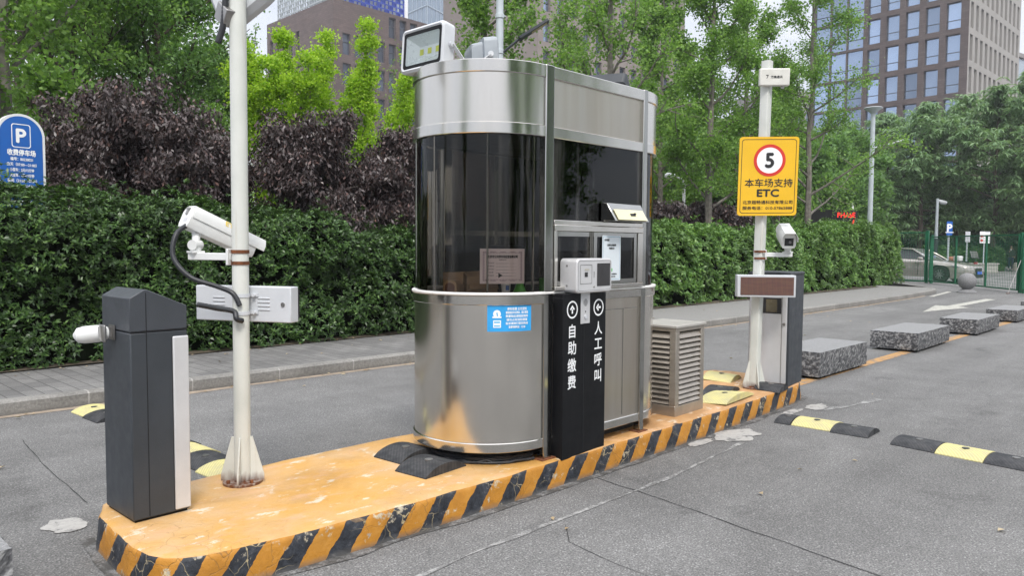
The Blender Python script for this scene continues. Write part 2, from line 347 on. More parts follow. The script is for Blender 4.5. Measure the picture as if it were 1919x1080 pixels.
def skel(rg, H, first, nl, reach, up, prof, sub=5, wander=.03, r0=.12, curve=.35, leaders=1, lead_spread=.5):
    """branches [(pts, radii)], twig points (N,3) and twig directions"""
    br = []; tw = []; td = []
    tops = []
    for ld in range(leaders):
        a0 = rg.uniform(0, 6.28); off = 0 if leaders == 1 else lead_spread * (.35 + .65 * rg.random()); hh = H * (1 if leaders == 1 else rg.uniform(.72, 1.0))
        P = [np.array([0, 0, 0.0])]; K = 9
        for i in range(1, K + 1):
            t = i / K; o = off * t ** .8
            P.append(np.array([math.cos(a0) * o + rg.normal() * wander * H * .3 * t ** .5, math.sin(a0) * o + rg.normal() * wander * H * .3 * t ** .5, hh * t]))
        P = np.array(P); br.append((P, [r0 / math.sqrt(leaders) * (1 - .88 * i / K) + .004 for i in range(K + 1)]))
        for i in range(nl):
            t = first + (1 - first) * (i + rg.random()) / nl; k = min(int(t * K), K - 1); f = t * K - k; st = P[k] * (1 - f) + P[k + 1] * f
            az = i * 2.39996 + rg.normal() * .4; e = up + rg.normal() * .15; Lb = reach * prof((t - first) / (1 - first)) * rg.uniform(.75, 1.2)
            if Lb < .05: continue
            dr = np.array([math.cos(az) * math.cos(e), math.sin(az) * math.cos(e), math.sin(e)]); Q = [st]; dd = dr.copy(); m = 5
            for j in range(m):
                dd = dd + np.array([0, 0, curve * .2]) + rg.normal(size=3) * .13; dd /= np.linalg.norm(dd); Q.append(Q[-1] + dd * Lb / m)
            Q = np.array(Q); rb = r0 / math.sqrt(leaders) * .42 * (1 - .7 * t) * min(1, Lb / reach + .3); br.append((Q, [rb * (1 - .85 * j / m) + .003 for j in range(m + 1)]))
            for j in range(9):
                s_ = rg.uniform(.25, 1); k2 = min(int(s_ * m), m - 1); f2 = s_ * m - k2; tw.append(Q[k2] * (1 - f2) + Q[k2 + 1] * f2); td.append(Q[k2 + 1] - Q[k2])
            for q in range(sub):
                s_ = rg.uniform(.2, .95); k2 = min(int(s_ * m), m - 1); f2 = s_ * m - k2; p = Q[k2] * (1 - f2) + Q[k2 + 1] * f2
                d2 = dr * .7 + rg.normal(size=3) * .6 + np.array([0, 0, curve * .5]); d2 /= np.linalg.norm(d2); Ls = Lb * rg.uniform(.25, .5) * (1.15 - s_ * .5)
                R = np.array([p, p + d2 * Ls * .5 + rg.normal(size=3) * .03, p + d2 * Ls + np.array([0, 0, curve * .1 * Ls])]); br.append((R, [rb * .4 + .002, rb * .25 + .002, .002]))
                for j in range(6):
                    u = rg.uniform(.25, 1.05); tw.append(R[0] * (1 - u) + R[2] * u); td.append(d2)
    return br, np.array(tw), np.array(td)

def tree(name, label, cat, pos, rg, sk, leaf, bark, group=None, thin=0, rz=0, trunk_name='trunk'):
    t = thing(name, label, cat, pos, rz, group)
    br, tw, td = sk; mb = MB()
    for P, r in br:
        if max(r) > thin: mb.tube([tuple(p) for p in P], list(r), 6 if max(r) > .03 else 4, False)
    obj(trunk_name, mb, bark, t)
    k, sig, Ln, asp, mode, mt = leaf['k'], leaf['sig'], leaf['len'], leaf['asp'], leaf.get('mode', 'any'), leaf['mat']
    keep = rg.random(len(tw)) < leaf.get('keep', 1.0); tw = tw[keep]; td = td[keep] / (np.linalg.norm(td[keep], axis=1, keepdims=True) + 1e-9)
    c = np.repeat(tw, k, 0) + rg.normal(size=(len(tw) * k, 3)) * sig * np.array([1, 1, leaf.get('flat', .8)]); N = len(c)
    if mode == 'droop': d = rnd_unit(rg, N) * .7 + np.array([0, 0, -.75]); n = rnd_unit(rg, N)
    elif mode == 'rosette':
        a = rg.uniform(0, 6.28, N); d = np.stack([np.cos(a), np.sin(a), rg.uniform(-.95, .05, N)], 1); n = np.array([0, 0, .8]) + rnd_unit(rg, N) * .45
        c = np.repeat(tw + rg.normal(size=tw.shape) * sig, k, 0)
    elif mode == 'along': d = np.repeat(td, k, 0) * .6 + rnd_unit(rg, N); n = np.array([0, 0, .8]) + rnd_unit(rg, N)
    else: d = rnd_unit(rg, N) + np.array([0, 0, -.15]); n = np.array([0, 0, .9]) + rnd_unit(rg, N)
    Lv = Ln * rg.uniform(.65, 1.25, N); leaf_obj('crown', c, d, n, Lv, Lv * asp, mt, t); return t

def hedge(name, label, pos_fn, length, rg, n_shoot, leaves, Ln, asp, mat_, seed, core_in=.22):
    """pos_fn(u, a) -> point on the hedge surface and outward normal; u 0..1 along, a 0..1 over the front, top and back"""
    t = thing(name, label, 'hedge', pos_fn(0, 0)[2])
    base = np.array(pos_fn(0, 0)[2])
    mb = MB(); NU, NA = int(length * 2), 14
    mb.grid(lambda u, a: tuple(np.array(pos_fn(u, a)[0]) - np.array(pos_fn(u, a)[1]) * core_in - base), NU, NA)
    obj('twigs', mb, M_CORESHADE, t)  # closed core sheet; its near-black colour stands for shade inside the hedge
    U = rg.random(n_shoot); A = rg.random(n_shoot) ** .8; P = []; Nn = []
    for u, a in zip(U, A):
        p, nn, _ = pos_fn(u, a)
        b = mnoise.noise(Vector((p[0] * 1.3 + seed, p[1] * 1.3, p[2] * 1.5))) * .20 + mnoise.noise(Vector((p[0] * 3.5 + seed, p[1] * 3.5, p[2] * 4.0))) * .13
        P.append(np.array(p) + np.array(nn) * b); Nn.append(nn)
    P = np.array(P); Nn = np.array(Nn)
    gap = np.array([mnoise.noise(Vector((p[0] * 2.6 + seed * 3, p[1] * 2.6, p[2] * 3.2))) + .5 * mnoise.noise(Vector((p[0] * 6 + seed, p[1] * 6, p[2] * 7))) for p in P])
    kp = rg.random(n_shoot) < np.clip((gap + .72) * 1.3, .30, 1); P = P[kp]; Nn = Nn[kp]; n_shoot = len(P); P -= Nn * (np.abs(rg.normal(size=(n_shoot, 1))) * .075)
    lim = rg.random(n_shoot) < .07; P[lim] += np.array([0, 0, 1]) * rg.uniform(.02, .24, (lim.sum(), 1)) * (Nn[lim, 2:3] > .3)
    ax = Nn * .75 + np.array([0, 0, .65]) + rnd_unit(rg, n_shoot) * .55; ax /= np.linalg.norm(ax, axis=1, keepdims=True)
    c = np.repeat(P, leaves, 0) + rg.normal(size=(n_shoot * leaves, 3)) * Ln * .16; N = len(c); axr = np.repeat(ax, leaves, 0)
    rad = np.cross(axr, rnd_unit(rg, N)); rad /= np.linalg.norm(rad, axis=1, keepdims=True)
    d = rad + axr * rg.uniform(.05, .9, (N, 1)); n = axr + rnd_unit(rg, N) * .25
    Lv = Ln * rg.uniform(.6, 1.2, N); leaf_obj('foliage', c - base, d, n, Lv, Lv * asp, mat_, t); return t

def hedge_line(pts, tops, depth, z0=.1, rnd=.28):
    """hedge running along pts (front foot), tops = heights; returns pos_fn"""
    P = np.array(pts, float); seg = np.linalg.norm(np.diff(P, axis=0), axis=1); cum = np.concatenate([[0], np.cumsum(seg)]); T = cum[-1]
    def fn(u, a):
        s = min(max(u, 0), 1) * T; i = min(np.searchsorted(cum, s, 'right') - 1, len(seg) - 1); i = max(i, 0); f = (s - cum[i]) / seg[i]
        p = P[i] * (1 - f) + P[i + 1] * f; h = tops[i] * (1 - f) + tops[i + 1] * f
        i2 = i; tx, ty = (P[i + 1] - P[i]) / seg[i]; nx, ny = ty, -tx   # outward = towards the street
        hf = h - z0; L1 = hf - rnd; L2 = math.pi / 2 * rnd; L3 = depth - rnd; tot = L1 + L2 + L3; q = a * tot
        if q < L1: off, z, no, nz = 0, z0 + q, 1, 0
        elif q < L1 + L2: th = (q - L1) / rnd; off, z, no, nz = rnd * (1 - math.cos(th)), z0 + L1 + rnd * math.sin(th), math.cos(th), math.sin(th)
        else: off, z, no, nz = rnd + (q - L1 - L2), h, 0, 1
        return (p[0] - nx * off, p[1] - ny * off, z), (nx * no, ny * no, nz), (P[0][0], P[0][1], z0)
    return fn, T

# ------------------------------------------------------------------ setting: ground, pavement, kerb, soil, markings
g = MB(); g.grid(lambda u, v: (-150 + 500 * u, -150 + 450 * v, 0), 10, 10); obj('road', g, M_ASPH, kind='structure')
KERB = [(-9, 8.02), (-2, 7.98), (2, 7.95), (6, 7.90), (10, 7.70), (13, 7.52), (17, 7.47), (21, 7.47), (25, 7.55), (28, 7.70), (29.3, 7.90), (30.3, 8.3), (31.0, 8.9), (32.0, 9.6), (33.2, 10.6), (34, 13)]
def offset_line(pl, o):
    r = []
    for i, p in enumerate(pl):
        a = Vector(pl[max(i - 1, 0)]); b = Vector(pl[min(i + 1, len(pl) - 1)]); t = (b - a).normalized(); r.append((p[0] - t.y * o, p[1] + t.x * o))
    return r
def kerb_mat():
    m, t, b = mnew('kerb_concrete'); v = coords(t); sp = nd(t, 'SeparateXYZ'); lk(t, v, sp.inputs[0])
    c = ramp(t, noise(t, v, 40, 5, .7), [(.3, (.16, .155, .145)), (.7, (.31, .30, .28))]); c = mix(t, 1, c, ramp(t, noise(t, v, 1.5, 4), [(.3, .75), (.7, 1.15)]), 'MULTIPLY')
    j = mth(t, 'LESS_THAN', mth(t, 'FRACT', mth(t, 'DIVIDE', mth(t, 'ADD', sp.outputs[0], 50.05), .99)), .016); c = mix(t, j, c, (.34, .33, .31))
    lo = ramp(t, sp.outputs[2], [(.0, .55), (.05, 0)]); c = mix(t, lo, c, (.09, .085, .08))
    lk(t, c, b.inputs['Base Color']); b.inputs['Roughness'].default_value = .9; bump(t, b, noise(t, v, 60, 4), .4, .006); return m
M_KERB = kerb_mat()
def fine_line(pl, n=8):
    out = []
    for (x0, y0), (x1, y1) in zip(pl, pl[1:]):
        for i in range(n): out.append((x0 + (x1 - x0) * i / n, y0 + (y1 - y0) * i / n))
    return out + [pl[-1]]
KF = fine_line(KERB, 6); KB = offset_line(KF, .13)
kb = MB(); n = len(KF); prof = [(0.0, -.02), (-.004, .115), (.018, .135), (.13, .135)]
rows = [[(p[0], p[1], z) for p in offset_line(KF, o)] for o, z in prof]
for a, b_ in zip(rows, rows[1:]):
    for i in range(n - 1): kb.add([a[i], a[i + 1], b_[i + 1], b_[i]], [(0, 1, 2, 3)])
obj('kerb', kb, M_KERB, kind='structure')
def paver_mat():
    m, t, b = mnew('grey_pavers'); v = coords(t, (1, 1, 1), (0, 0, 0)); br = nd(t, 'TexBrick', Scale=1.0, Mortar_Size=.006)
    br.offset = .5; br.inputs['Brick Width'].default_value = .30; br.inputs['Row Height'].default_value = .15; br.inputs['Mortar Smooth'].default_value = .3
    v2 = coords(t, (1, 1, 1), (0, 0, math.pi / 2)); lk(t, v2, br.inputs['Vector'])
    br.inputs['Color1'].default_value = (.20, .197, .19, 1); br.inputs['Color2'].default_value = (.145, .143, .14, 1); br.inputs['Mortar'].default_value = (.075, .073, .07, 1)
    c = mix(t, 1, br.outputs['Color'], ramp(t, noise(t, v, 1.1, 6, .65), [(.3, .72), (.7, 1.2)]), 'MULTIPLY')
    c = mix(t, 1, c, ramp(t, noise(t, v, 90, 3), [(.3, .8), (.7, 1.2)]), 'MULTIPLY')
    sx = nd(t, 'SeparateXYZ'); lk(t, v, sx.inputs[0]); f = mth(t, 'MINIMUM', mth(t, 'MAXIMUM', mth(t, 'MULTIPLY', mth(t, 'SUBTRACT', sx.outputs[0], 9), .2), 0), .85)
    c = mix(t, f, c, ramp(t, noise(t, v, 30, 5), [(.3, (.2, .195, .185)), (.7, (.28, .275, .265))]))
    lk(t, c, b.inputs['Base Color']); b.inputs['Roughness'].default_value = .92; bump(t, b, mth(t, 'SUBTRACT', noise(t, v, 70, 3), br.outputs['Fac']), .4, .006); return m
pv = MB(); inner = KB; top = [(p[0], 9.9) for p in inner]
poly = [(-9, 9.9)] + inner[:] + [(29.5, 13), (29.5, 9.9)]
for i in range(len(inner) - 1):
    a, b_ = inner[i], inner[i + 1]
    ya = max(9.95, a[1]); yb = max(9.95, b_[1])
    if a[0] < 30.2: pv.add([(a[0], a[1], .131), (b_[0], b_[1], .131), (b_[0], yb, .131), (a[0], ya, .131)], [(0, 1, 2, 3)])
pv.add([(29.0, 9.94, .130), (30.4, 9.94, .130), (31.17, 13.0, .130), (29.0, 13, .130)], [(0, 1, 2, 3)])
obj('pavement', pv, paver_mat(), kind='structure')
M_SOIL = plain('soil', (.075, .06, .04), .95, 0, .4, 4, .5)
so = MB(); so.grid(lambda u, v: (-12 + 41 * u, 9.68 + 40 * v ** 2, .145 + .02 * mnoise.noise(Vector((u * 60, v * 30, 0)))), 80, 20); obj('soil', so, M_SOIL, kind='structure')
# silt strip in the gutter
M_SILT = plain('gutter_silt', (.30, .245, .19), .95, 0, .25, 9, .3)
gs = MB(); o1 = offset_line(KF, -.004); 
o2 = [(p[0], p[1] - (.10 + .07 * mnoise.noise(Vector((p[0] * 1.3, 3, 0))))) for p in o1]
for i in range(len(o1) - 1):
    if o1[i][0] < 27: gs.add([(*o2[i], .004), (*o2[i + 1], .004), (*o1[i + 1], .006), (*o1[i], .006)], [(0, 1, 2, 3)])
obj('gutter', gs, M_SILT, kind='structure')

def worn_paint(name, c, wear=.55, under=(.16, .16, .16)):
    m, t, b = mnew(name); v = coords(t); f = ramp(t, noise(t, v, 9, 8, .72), [(wear - .06, 0), (wear + .05, 1)])
    cc = ramp(t, noise(t, v, 30, 4), [(.3, tuple(x * .8 for x in c)), (.7, c)]); ac, fine = asphalt_col(t); lk(t, mix(t, f, cc, ac), b.inputs['Base Color']); b.inputs['Roughness'].default_value = .85; bump(t, b, fine, .5, .005); return m
M_WLINE = worn_paint('road_white', (.50, .49, .44), .58); M_YLINE = worn_paint('road_yellow', (.48, .27, .10), .55); M_FADED = worn_paint('faded_white', (.40, .40, .39), .47)
yl = MB()
yl.grid(lambda u, v: (8.3 + 60 * u, 3.60 + .16 * v, .004), 60, 1); obj('yellow_lane_line', yl, M_YLINE, kind='structure')
ar = MB(); ar.add([(20.25, 5.74, .004), (22.8, 6.16, .004), (22.8, 5.88, .004), (26.9, 5.88, .004), (26.9, 5.60, .004), (22.8, 5.60, .004), (22.65, 5.30, .004)], [(0, 6, 5, 4, 3, 2, 1)])
obj('road_arrow_marking', ar, M_WLINE, kind='structure')
wl = MB(); wl.add([(26.8, 7.30, .004), (30.4, 7.68, .004), (30.4, 7.84, .004), (26.8, 7.44, .004)], [(0, 1, 2, 3)]); obj('white_edge_marking', wl, M_WLINE, kind='structure')
def ribbon(pts, wfn, z, rgx):
    mb = MB(); P = []
    for (x0, y0), (x1, y1) in zip(pts, pts[1:]):
        L_ = math.hypot(x1 - x0, y1 - y0); k = max(2, int(L_ / .05))
        for i in range(k): P.append((x0 + (x1 - x0) * i / k, y0 + (y1 - y0) * i / k))
    P.append(pts[-1]); Q = [(p[0] + .012 * mnoise.noise(Vector((p[0] * 5, p[1] * 5, rgx))), p[1] + .012 * mnoise.noise(Vector((p[0] * 5, p[1] * 5, rgx + 7)))) for p in P]
    A = offset_line(Q, 1); 
    for i in range(len(Q) - 1):
        d0 = (A[i][0] - Q[i][0], A[i][1] - Q[i][1]); d1 = (A[i + 1][0] - Q[i + 1][0], A[i + 1][1] - Q[i + 1][1]); w0, w1 = wfn(i), wfn(i + 1)
        mb.add([(Q[i][0] - d0[0] * w0, Q[i][1] - d0[1] * w0, z), (Q[i + 1][0] - d1[0] * w1, Q[i + 1][1] - d1[1] * w1, z), (Q[i + 1][0] + d1[0] * w1, Q[i + 1][1] + d1[1] * w1, z), (Q[i][0] + d0[0] * w0, Q[i][1] + d0[1] * w0, z)], [(0, 1, 2, 3)])
    return mb
M_CRACK = plain('crack_dark', (.022, .022, .023), 1, 0, .3, 9)
for k, (pts, wd) in enumerate([([(4.03, 3.10), (4.0, 2.75), (3.91, 2.12), (3.77, 1.28), (3.68, .7)], 1.0), ([(1.62, 6.9), (1.60, 6.7), (1.51, 5.56), (1.49, 4.93)], .7), ([(7.74, 3.25), (7.5, 2.7), (7.9, 2.2), (7.7, 1.33), (7.6, .5)], .5), ([(3.23, 2.69), (3.05, 2.52), (3.0, 2.25), (2.99, 2.0), (2.97, 1.7)], .5), ([(8.3, 2.7), (8.9, 2.0), (9.1, 1.0)], .5)]):
    obj('road_crack', ribbon(pts, lambda i: wd * (.0022 + .0022 * abs(math.sin(i * .7 + k)) * abs(math.sin(i * .23))), .003, k), M_CRACK, kind='structure')
fd = ribbon([(1.9, 2.72), (2.57, 2.77), (3.91, 2.76), (4.41, 2.76), (5.6, 2.86)], lambda i: .014 + .010 * math.sin(i * .37) * math.sin(i * .11), .0035, 9); obj('faded_lane_line', fd, M_FADED, kind='structure')
fd = ribbon([(8.2, 2.70), (7.6, 2.8), (7.2, 2.95)], lambda i: .03 + .02 * math.sin(i * .5), .0035, 12); obj('faded_lane_line', fd, M_FADED, kind='structure')
def blot(cx, cy, rx, ry, seed, z=.005, n=46):
    return [(cx + rx * math.cos(a) * (1 + .35 * mnoise.noise(Vector((math.cos(a) * 2 + seed, math.sin(a) * 2, 0))) + .15 * mnoise.noise(Vector((math.cos(a) * 7, math.sin(a) * 7, seed)))), cy + ry * math.sin(a) * (1 + .35 * mnoise.noise(Vector((math.cos(a) * 2 + seed, math.sin(a) * 2, 0)))), z) for a in [2 * math.pi * i / n for i in range(n)]]
M_MORTAR = worn_paint('mortar_spill', (.42, .41, .39), .58)
for i, (cx, cy, rx, ry) in enumerate([(5.78, 3.01, .26, .15), (7.35, 3.0, .17, .09), (6.95, 3.07, .20, .05), (5.35, 3.09, .16, .05), (1.28, 4.62, .10, .13)]):
    b_ = MB(); p = blot(cx, cy, rx, ry, i * 3.3); b_.add(p, [tuple(range(len(p)))]); obj('mortar_spill', b_, M_MORTAR, kind='structure')
# grime and grit gathered at the foot of the island
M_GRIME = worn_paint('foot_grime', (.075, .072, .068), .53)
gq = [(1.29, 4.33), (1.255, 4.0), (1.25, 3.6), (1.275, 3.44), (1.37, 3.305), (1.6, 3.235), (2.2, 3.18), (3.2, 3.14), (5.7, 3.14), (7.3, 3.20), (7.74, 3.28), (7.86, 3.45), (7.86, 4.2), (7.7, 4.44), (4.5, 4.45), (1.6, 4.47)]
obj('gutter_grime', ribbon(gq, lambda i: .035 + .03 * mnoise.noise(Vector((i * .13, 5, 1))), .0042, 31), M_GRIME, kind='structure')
# dry leaves in the gutter, under the hedge and on the lane
rg = np.random.default_rng(5); c = []
for _ in range(420):
    x = rg.uniform(0, 26); y = float(np.interp(x, [k[0] for k in KERB[:10]], [k[1] for k in KERB[:10]])); u = rg.random()
    if u < .45: c.append((x, y - abs(rg.normal()) * .13 - .01, .012))
    elif u < .9: c.append((x, 9.5 + rg.normal() * .18, .145))
    elif u < .96: c.append((x, rg.uniform(8.2, 9.4), .14))
    else: c.append((x * .7, rg.uniform(4.6, 7.6), .012))
for _ in range(10): c.append((rg.uniform(1, 9), rg.uniform(.8, 3.0), .010))
c = np.array(c); N = len(c); a = rg.uniform(0, 6.28, N); lv = rg.uniform(.03, .065, N)
leaf_obj('fallen_leaves', c, np.stack([np.cos(a), np.sin(a), rg.uniform(0, .25, N)], 1), np.array([0, 0, 1.0]) + rnd_unit(rg, N) * .3, lv, lv * .55, leafmat('dry_leaf', [(0, (.34, .25, .14)), (.5, (.48, .40, .27)), (1, (.24, .16, .08))], .1, .8))['kind'] = 'stuff'
# ------------------------------------------------------------------ traffic island
def densify(pl, step):
    o = []
    for i, p in enumerate(pl):
        q = pl[(i + 1) % len(pl)]; k = max(1, int(math.hypot(q[0] - p[0], q[1] - p[1]) / step))
        o += [(p[0] + (q[0] - p[0]) * j / k, p[1] + (q[1] - p[1]) * j / k) for j in range(k)]
    return o
IZ = .17
OUT = [(1.47, 4.43), (1.37, 4.34), (1.295, 4.15), (1.272, 3.9), (1.265, 3.62), (1.28, 3.48), (1.315, 3.39), (1.375, 3.33), (1.46, 3.29), (1.605, 3.262), (1.89, 3.228), (2.23, 3.205), (2.68, 3.180), (3.3, 3.168), (4.3, 3.165),
       (5.7, 3.17), (6.42, 3.195), (7.3, 3.235), (7.58, 3.262), (7.72, 3.32), (7.79, 3.42), (7.82, 3.6), (7.82, 4.15), (7.74, 4.34), (7.55, 4.41), (4.5, 4.42), (2.2, 4.43), (1.6, 4.44)]
P = densify(OUT, .03); P = P[:]  ; n = len(P); cx, cy = 4.3, 3.8
def inset(pl, d):
    r = []
    for i in range(len(pl)):
        a = Vector(pl[i - 1]); b = Vector(pl[(i + 1) % len(pl)]); t = (b - a).normalized(); r.append((pl[i][0] - t.y * -d * -1 * -1 if False else pl[i][0] + (-t.y) * d, pl[i][1] + t.x * d))
    return r
isl = MB(); rings = []
for ins, z, jt in ((-.012, -.02, .5), (-.006, .05, 1), (0, .105, 1), (.004, .145, 1), (.012, .163, 1), (.032, .170, .4), (.09, .171, .1)):
    q = inset(P, ins); rr = []
    for x, y in q:
        f = mnoise.noise(Vector((x * 5, y * 5, z * 9))) * .010 * jt + mnoise.noise(Vector((x * 19, y * 19, z * 25))) * .006 * jt
        ch = max(0, mnoise.noise(Vector((x * 3.3 + 40, y * 3.3, 2))) - .25) * .05 * jt * (1 if z > .12 else .2)
        dx, dy = cx - x, cy - y; L_ = math.hypot(dx, dy) + 1e-6
        nx, ny = (dx / L_ * .3, 1 if y < cy else -1) if 1.4 < x < 7.6 else (dx / L_, dy / L_)
        rr.append((x + nx * (f + ch), y + ny * (f + ch), z - (ch * .35 if z > .14 else 0)))
    rings.append(rr)
for a, b in zip(rings, rings[1:]):
    for i in range(n): isl.add([a[i], a[(i + 1) % n], b[(i + 1) % n], b[i]], [(0, 1, 2, 3)])
isl.f = [f[::-1] for f in isl.f]
isl.add(rings[-1], [tuple(range(n))])
# make the winding point outward
io = obj('traffic_island', isl, M_ISLAND, smooth=35)
bmm = bmesh.new(); bmm.from_mesh(io.data); bmesh.ops.remove_doubles(bmm, verts=bmm.verts, dist=1e-5); bmesh.ops.recalc_face_normals(bmm, faces=bmm.faces); bmm.to_mesh(io.data); bmm.free()
tag(io, 'long yellow concrete island with black striped sides under the toll booth', 'traffic island')

def wobj(name, mb, mats, parent, **k):
    """mesh given in world coordinates, parented to a thing (or a part of it)"""
    r = parent
    while r.parent: r = r.parent
    M = (Matrix.Translation(r.location) @ Matrix.Rotation(r.rotation_euler.z, 4, 'Z')).inverted()
    mb.v = [tuple(M @ Vector(v)) for v in mb.v]; return obj(name, mb, mats, parent, **k)

# ------------------------------------------------------------------ toll booth
BX0, BX1, BY, BR = 3.65, 4.75, 3.75, .5
ZB = 2.68
booth = thing('toll_booth', 'stainless steel toll booth with rounded ends and dark tinted windows on the yellow island', 'booth', (4.22, 3.75, IZ))
def stad(r, n=28):
    return [(BX1 + r * math.cos(a), BY + r * math.sin(a)) for a in [math.radians(-90 + 180 * i / n) for i in range(n + 1)]] + [(BX0 + r * math.cos(a), BY + r * math.sin(a)) for a in [math.radians(90 + 180 * i / n) for i in range(n + 1)]]
def sring(mb, ro, ri, z0, z1, n=40, lip=.004):
    mb.weld = True
    A, B = stad(ro, n), stad(ri, n); A2 = stad(ro - lip, n); k = len(A)
    L1 = [[(*p, z0) for p in A2], [(*p, z0 + lip) for p in A], [(*p, z1 - lip) for p in A], [(*p, z1) for p in A2], [(*p, z1) for p in B], [(*p, z0) for p in B]]
    for a, b in zip(L1, L1[1:] + L1[:1]):
        for i in range(k): mb.add([a[i], a[(i + 1) % k], b[(i + 1) % k], b[i]], [(0, 1, 2, 3)])
    return mb
def arc(mb, cxx, a0, a1, ro, ri, z0, z1, n=44):
    mb.weld = True
    def pt(r, a, z): return (cxx + r * math.cos(a), BY + r * math.sin(a), z)
    for i in range(n):
        a, b = math.radians(a0 + (a1 - a0) * i / n), math.radians(a0 + (a1 - a0) * (i + 1) / n)
        mb.add([pt(ro, a, z0), pt(ro, b, z0), pt(ro, b, z1), pt(ro, a, z1)], [(0, 1, 2, 3)])
        if ri is not None:
            mb.add([pt(ri, a, z0), pt(ri, b, z0), pt(ri, b, z1), pt(ri, a, z1)], [(3, 2, 1, 0)])
    return mb
b = MB(); b.prism(stad(.38), .165, .262); wobj('plinth', b, plain('dark_plinth', (.03, .03, .03), .9), booth)
b = MB(); b.prism(stad(.47), .27, .30); wobj('floor_slab', b, M_STEELR, booth)
b = MB(); sring(b, .507, .46, .252, .312); wobj('base_rim', b, M_STEELR, booth)
b = MB(); sring(b, .510, .455, 1.178, 1.238); wobj('waist_rim', b, M_STEELR, booth)
b = MB(); sring(b, .516, .44, 1.239, 1.256); wobj('sill_ledge', b, plain('pale_ledge', (.78, .77, .75), .4), booth)
b = MB(); sring(b, .508, .455, 2.235, 2.305); wobj('lower_fascia_band', b, M_STEELR, booth)
b = MB(); sring(b, .510, .455, 2.605, 2.682); wobj('upper_fascia_band', b, M_STEELR, booth)
b = MB(); b.prism(stad(.452), 2.62, 2.655); wobj('roof', b, M_STEEL, booth)
b = MB(); b.prism(stad(.452), 2.25, 2.265); wobj('ceiling_panel', b, plain('dark_ceiling', (.05, .05, .048), .9), booth)
for cxx, a0, a1 in ((BX0, 90, 270), (BX1, -90, 90)):
    b = MB(); arc(b, cxx, a0, a1, .498, .49, .312, 1.178); wobj('curved_panel', b, M_STEEL, booth)
    b = MB(); arc(b, cxx, a0, a1, .498, .49, 2.305, 2.605); wobj('curved_fascia', b, M_STEEL, booth)
    if cxx == BX0:
        b = MB(); arc(b, cxx, 172, 270, .484, None, 1.256, 2.235); wobj('curved_window', b, M_GLASS, booth)
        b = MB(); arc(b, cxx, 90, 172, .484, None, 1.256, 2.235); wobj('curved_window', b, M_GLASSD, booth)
    else:
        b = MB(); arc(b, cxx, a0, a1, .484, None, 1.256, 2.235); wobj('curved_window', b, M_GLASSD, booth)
    b = MB()
    for a in ((112, 135, 180, 225, 262) if cxx == BX0 else (-82, -35, 0, 45, 68)): # seams and slim bars behind the bent panes
        A = math.radians(a); b.cyl((cxx + .475 * math.cos(A), BY + .475 * math.sin(A), 1.256), (cxx + .475 * math.cos(A), BY + .475 * math.sin(A), 2.235), .008 if a not in (135, -35) else .02, None, 8)
    wobj('window_bar', b, M_POST, booth)
for y0, nm in ((BY - .49, 'front'), (BY + .49, 'rear')):
    s = -1 if nm == 'front' else 1
    b = MB(); b.bx(3.732, 4.722, y0 - .004, y0 + .004, .312, 1.178); wobj('side_panel', b, M_STEELW, booth)
    b = MB(); b.bx(3.732, 4.722, y0 - .005, y0 + .003, 2.305, 2.605); wobj('side_fascia', b, M_STEELW, booth)
    if nm == 'front':
        b = MB(); b.bx(3.732, 4.722, y0 - .001, y0 + .001, 1.71, 2.235); wobj('upper_window', b, M_GLASS, booth)
        # sliding serving window
        fr = MB(); fr.bx(3.735, 4.72, 3.232, 3.268, 1.685, 1.715); fr.bx(3.735, 4.72, 3.225, 3.275, 1.645, 1.684); fr.bx(3.735, 4.72, 3.222, 3.278, 1.257, 1.285)
        fr.bx(3.735, 3.762, 3.228, 3.275, 1.286, 1.644); fr.bx(4.66, 4.72, 3.228, 3.275, 1.286, 1.644); wobj('serving_window_frame', fr, M_STEELR, booth, bevel=.003)
        for (x0, x1, yy) in ((3.764, 4.17, 3.268), (4.15, 4.655, 3.247)):
            sa = MB(); sa.bx(x0, x0 + .035, yy - .01, yy + .01, 1.288, 1.642); sa.bx(x1 - .035, x1, yy - .01, yy + .01, 1.288, 1.642); sa.bx(x0 + .036, x1 - .036, yy - .01, yy + .01, 1.288, 1.318); sa.bx(x0 + .036, x1 - .036, yy - .01, yy + .01, 1.612, 1.642)
            so_ = wobj('sliding_sash', sa, M_POST, booth); gl = MB(); gl.bx(x0 + .036, x1 - .036, yy - .002, yy + .002, 1.318, 1.612); wobj('sash_pane', gl, M_GLASS, so_)
        b = MB(); b.bx(3.75, 4.70, 3.2545, 3.2555, 1.10, 1.104); b.bx(4.52, 4.524, 3.2535, 3.2550, .33, 1.10); wobj('panel_seam', b, M_POST, booth)
    else:
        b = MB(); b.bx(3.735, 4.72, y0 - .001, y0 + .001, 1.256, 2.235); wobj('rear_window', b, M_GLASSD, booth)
        b = MB(); b.bx(4.17, 4.21, y0 - .02, y0 + .012, .312, 2.235); b.bx(3.735, 4.72, y0 - .015, y0 + .012, 1.62, 1.66); wobj('rear_door_frame', b, M_POST, booth)
    for x0, x1 in ((3.652, 3.732), (4.722, 4.775)):
        b = MB(); b.bx(x0, x1, BY + s * .485 - .028, BY + s * .485 + .028, .175, 2.686); p_ = wobj('corner_post', b, M_POST, booth, bevel=.006)
        f_ = MB(); f_.bx(x0 - .03, x1 + .03, BY + s * .485 - .045, BY + s * .485 + .045, .164, .178); wobj('post_foot', f_, M_RUST, p_)
b = MB(); b.prism([(BX0 + .455 * math.cos(math.radians(a)), BY + .455 * math.sin(math.radians(a))) for a in range(90, 271, 6)], 1.20, 1.236); wobj('counter', b, plain('counter_board', (.20, .15, .10), .6), booth)
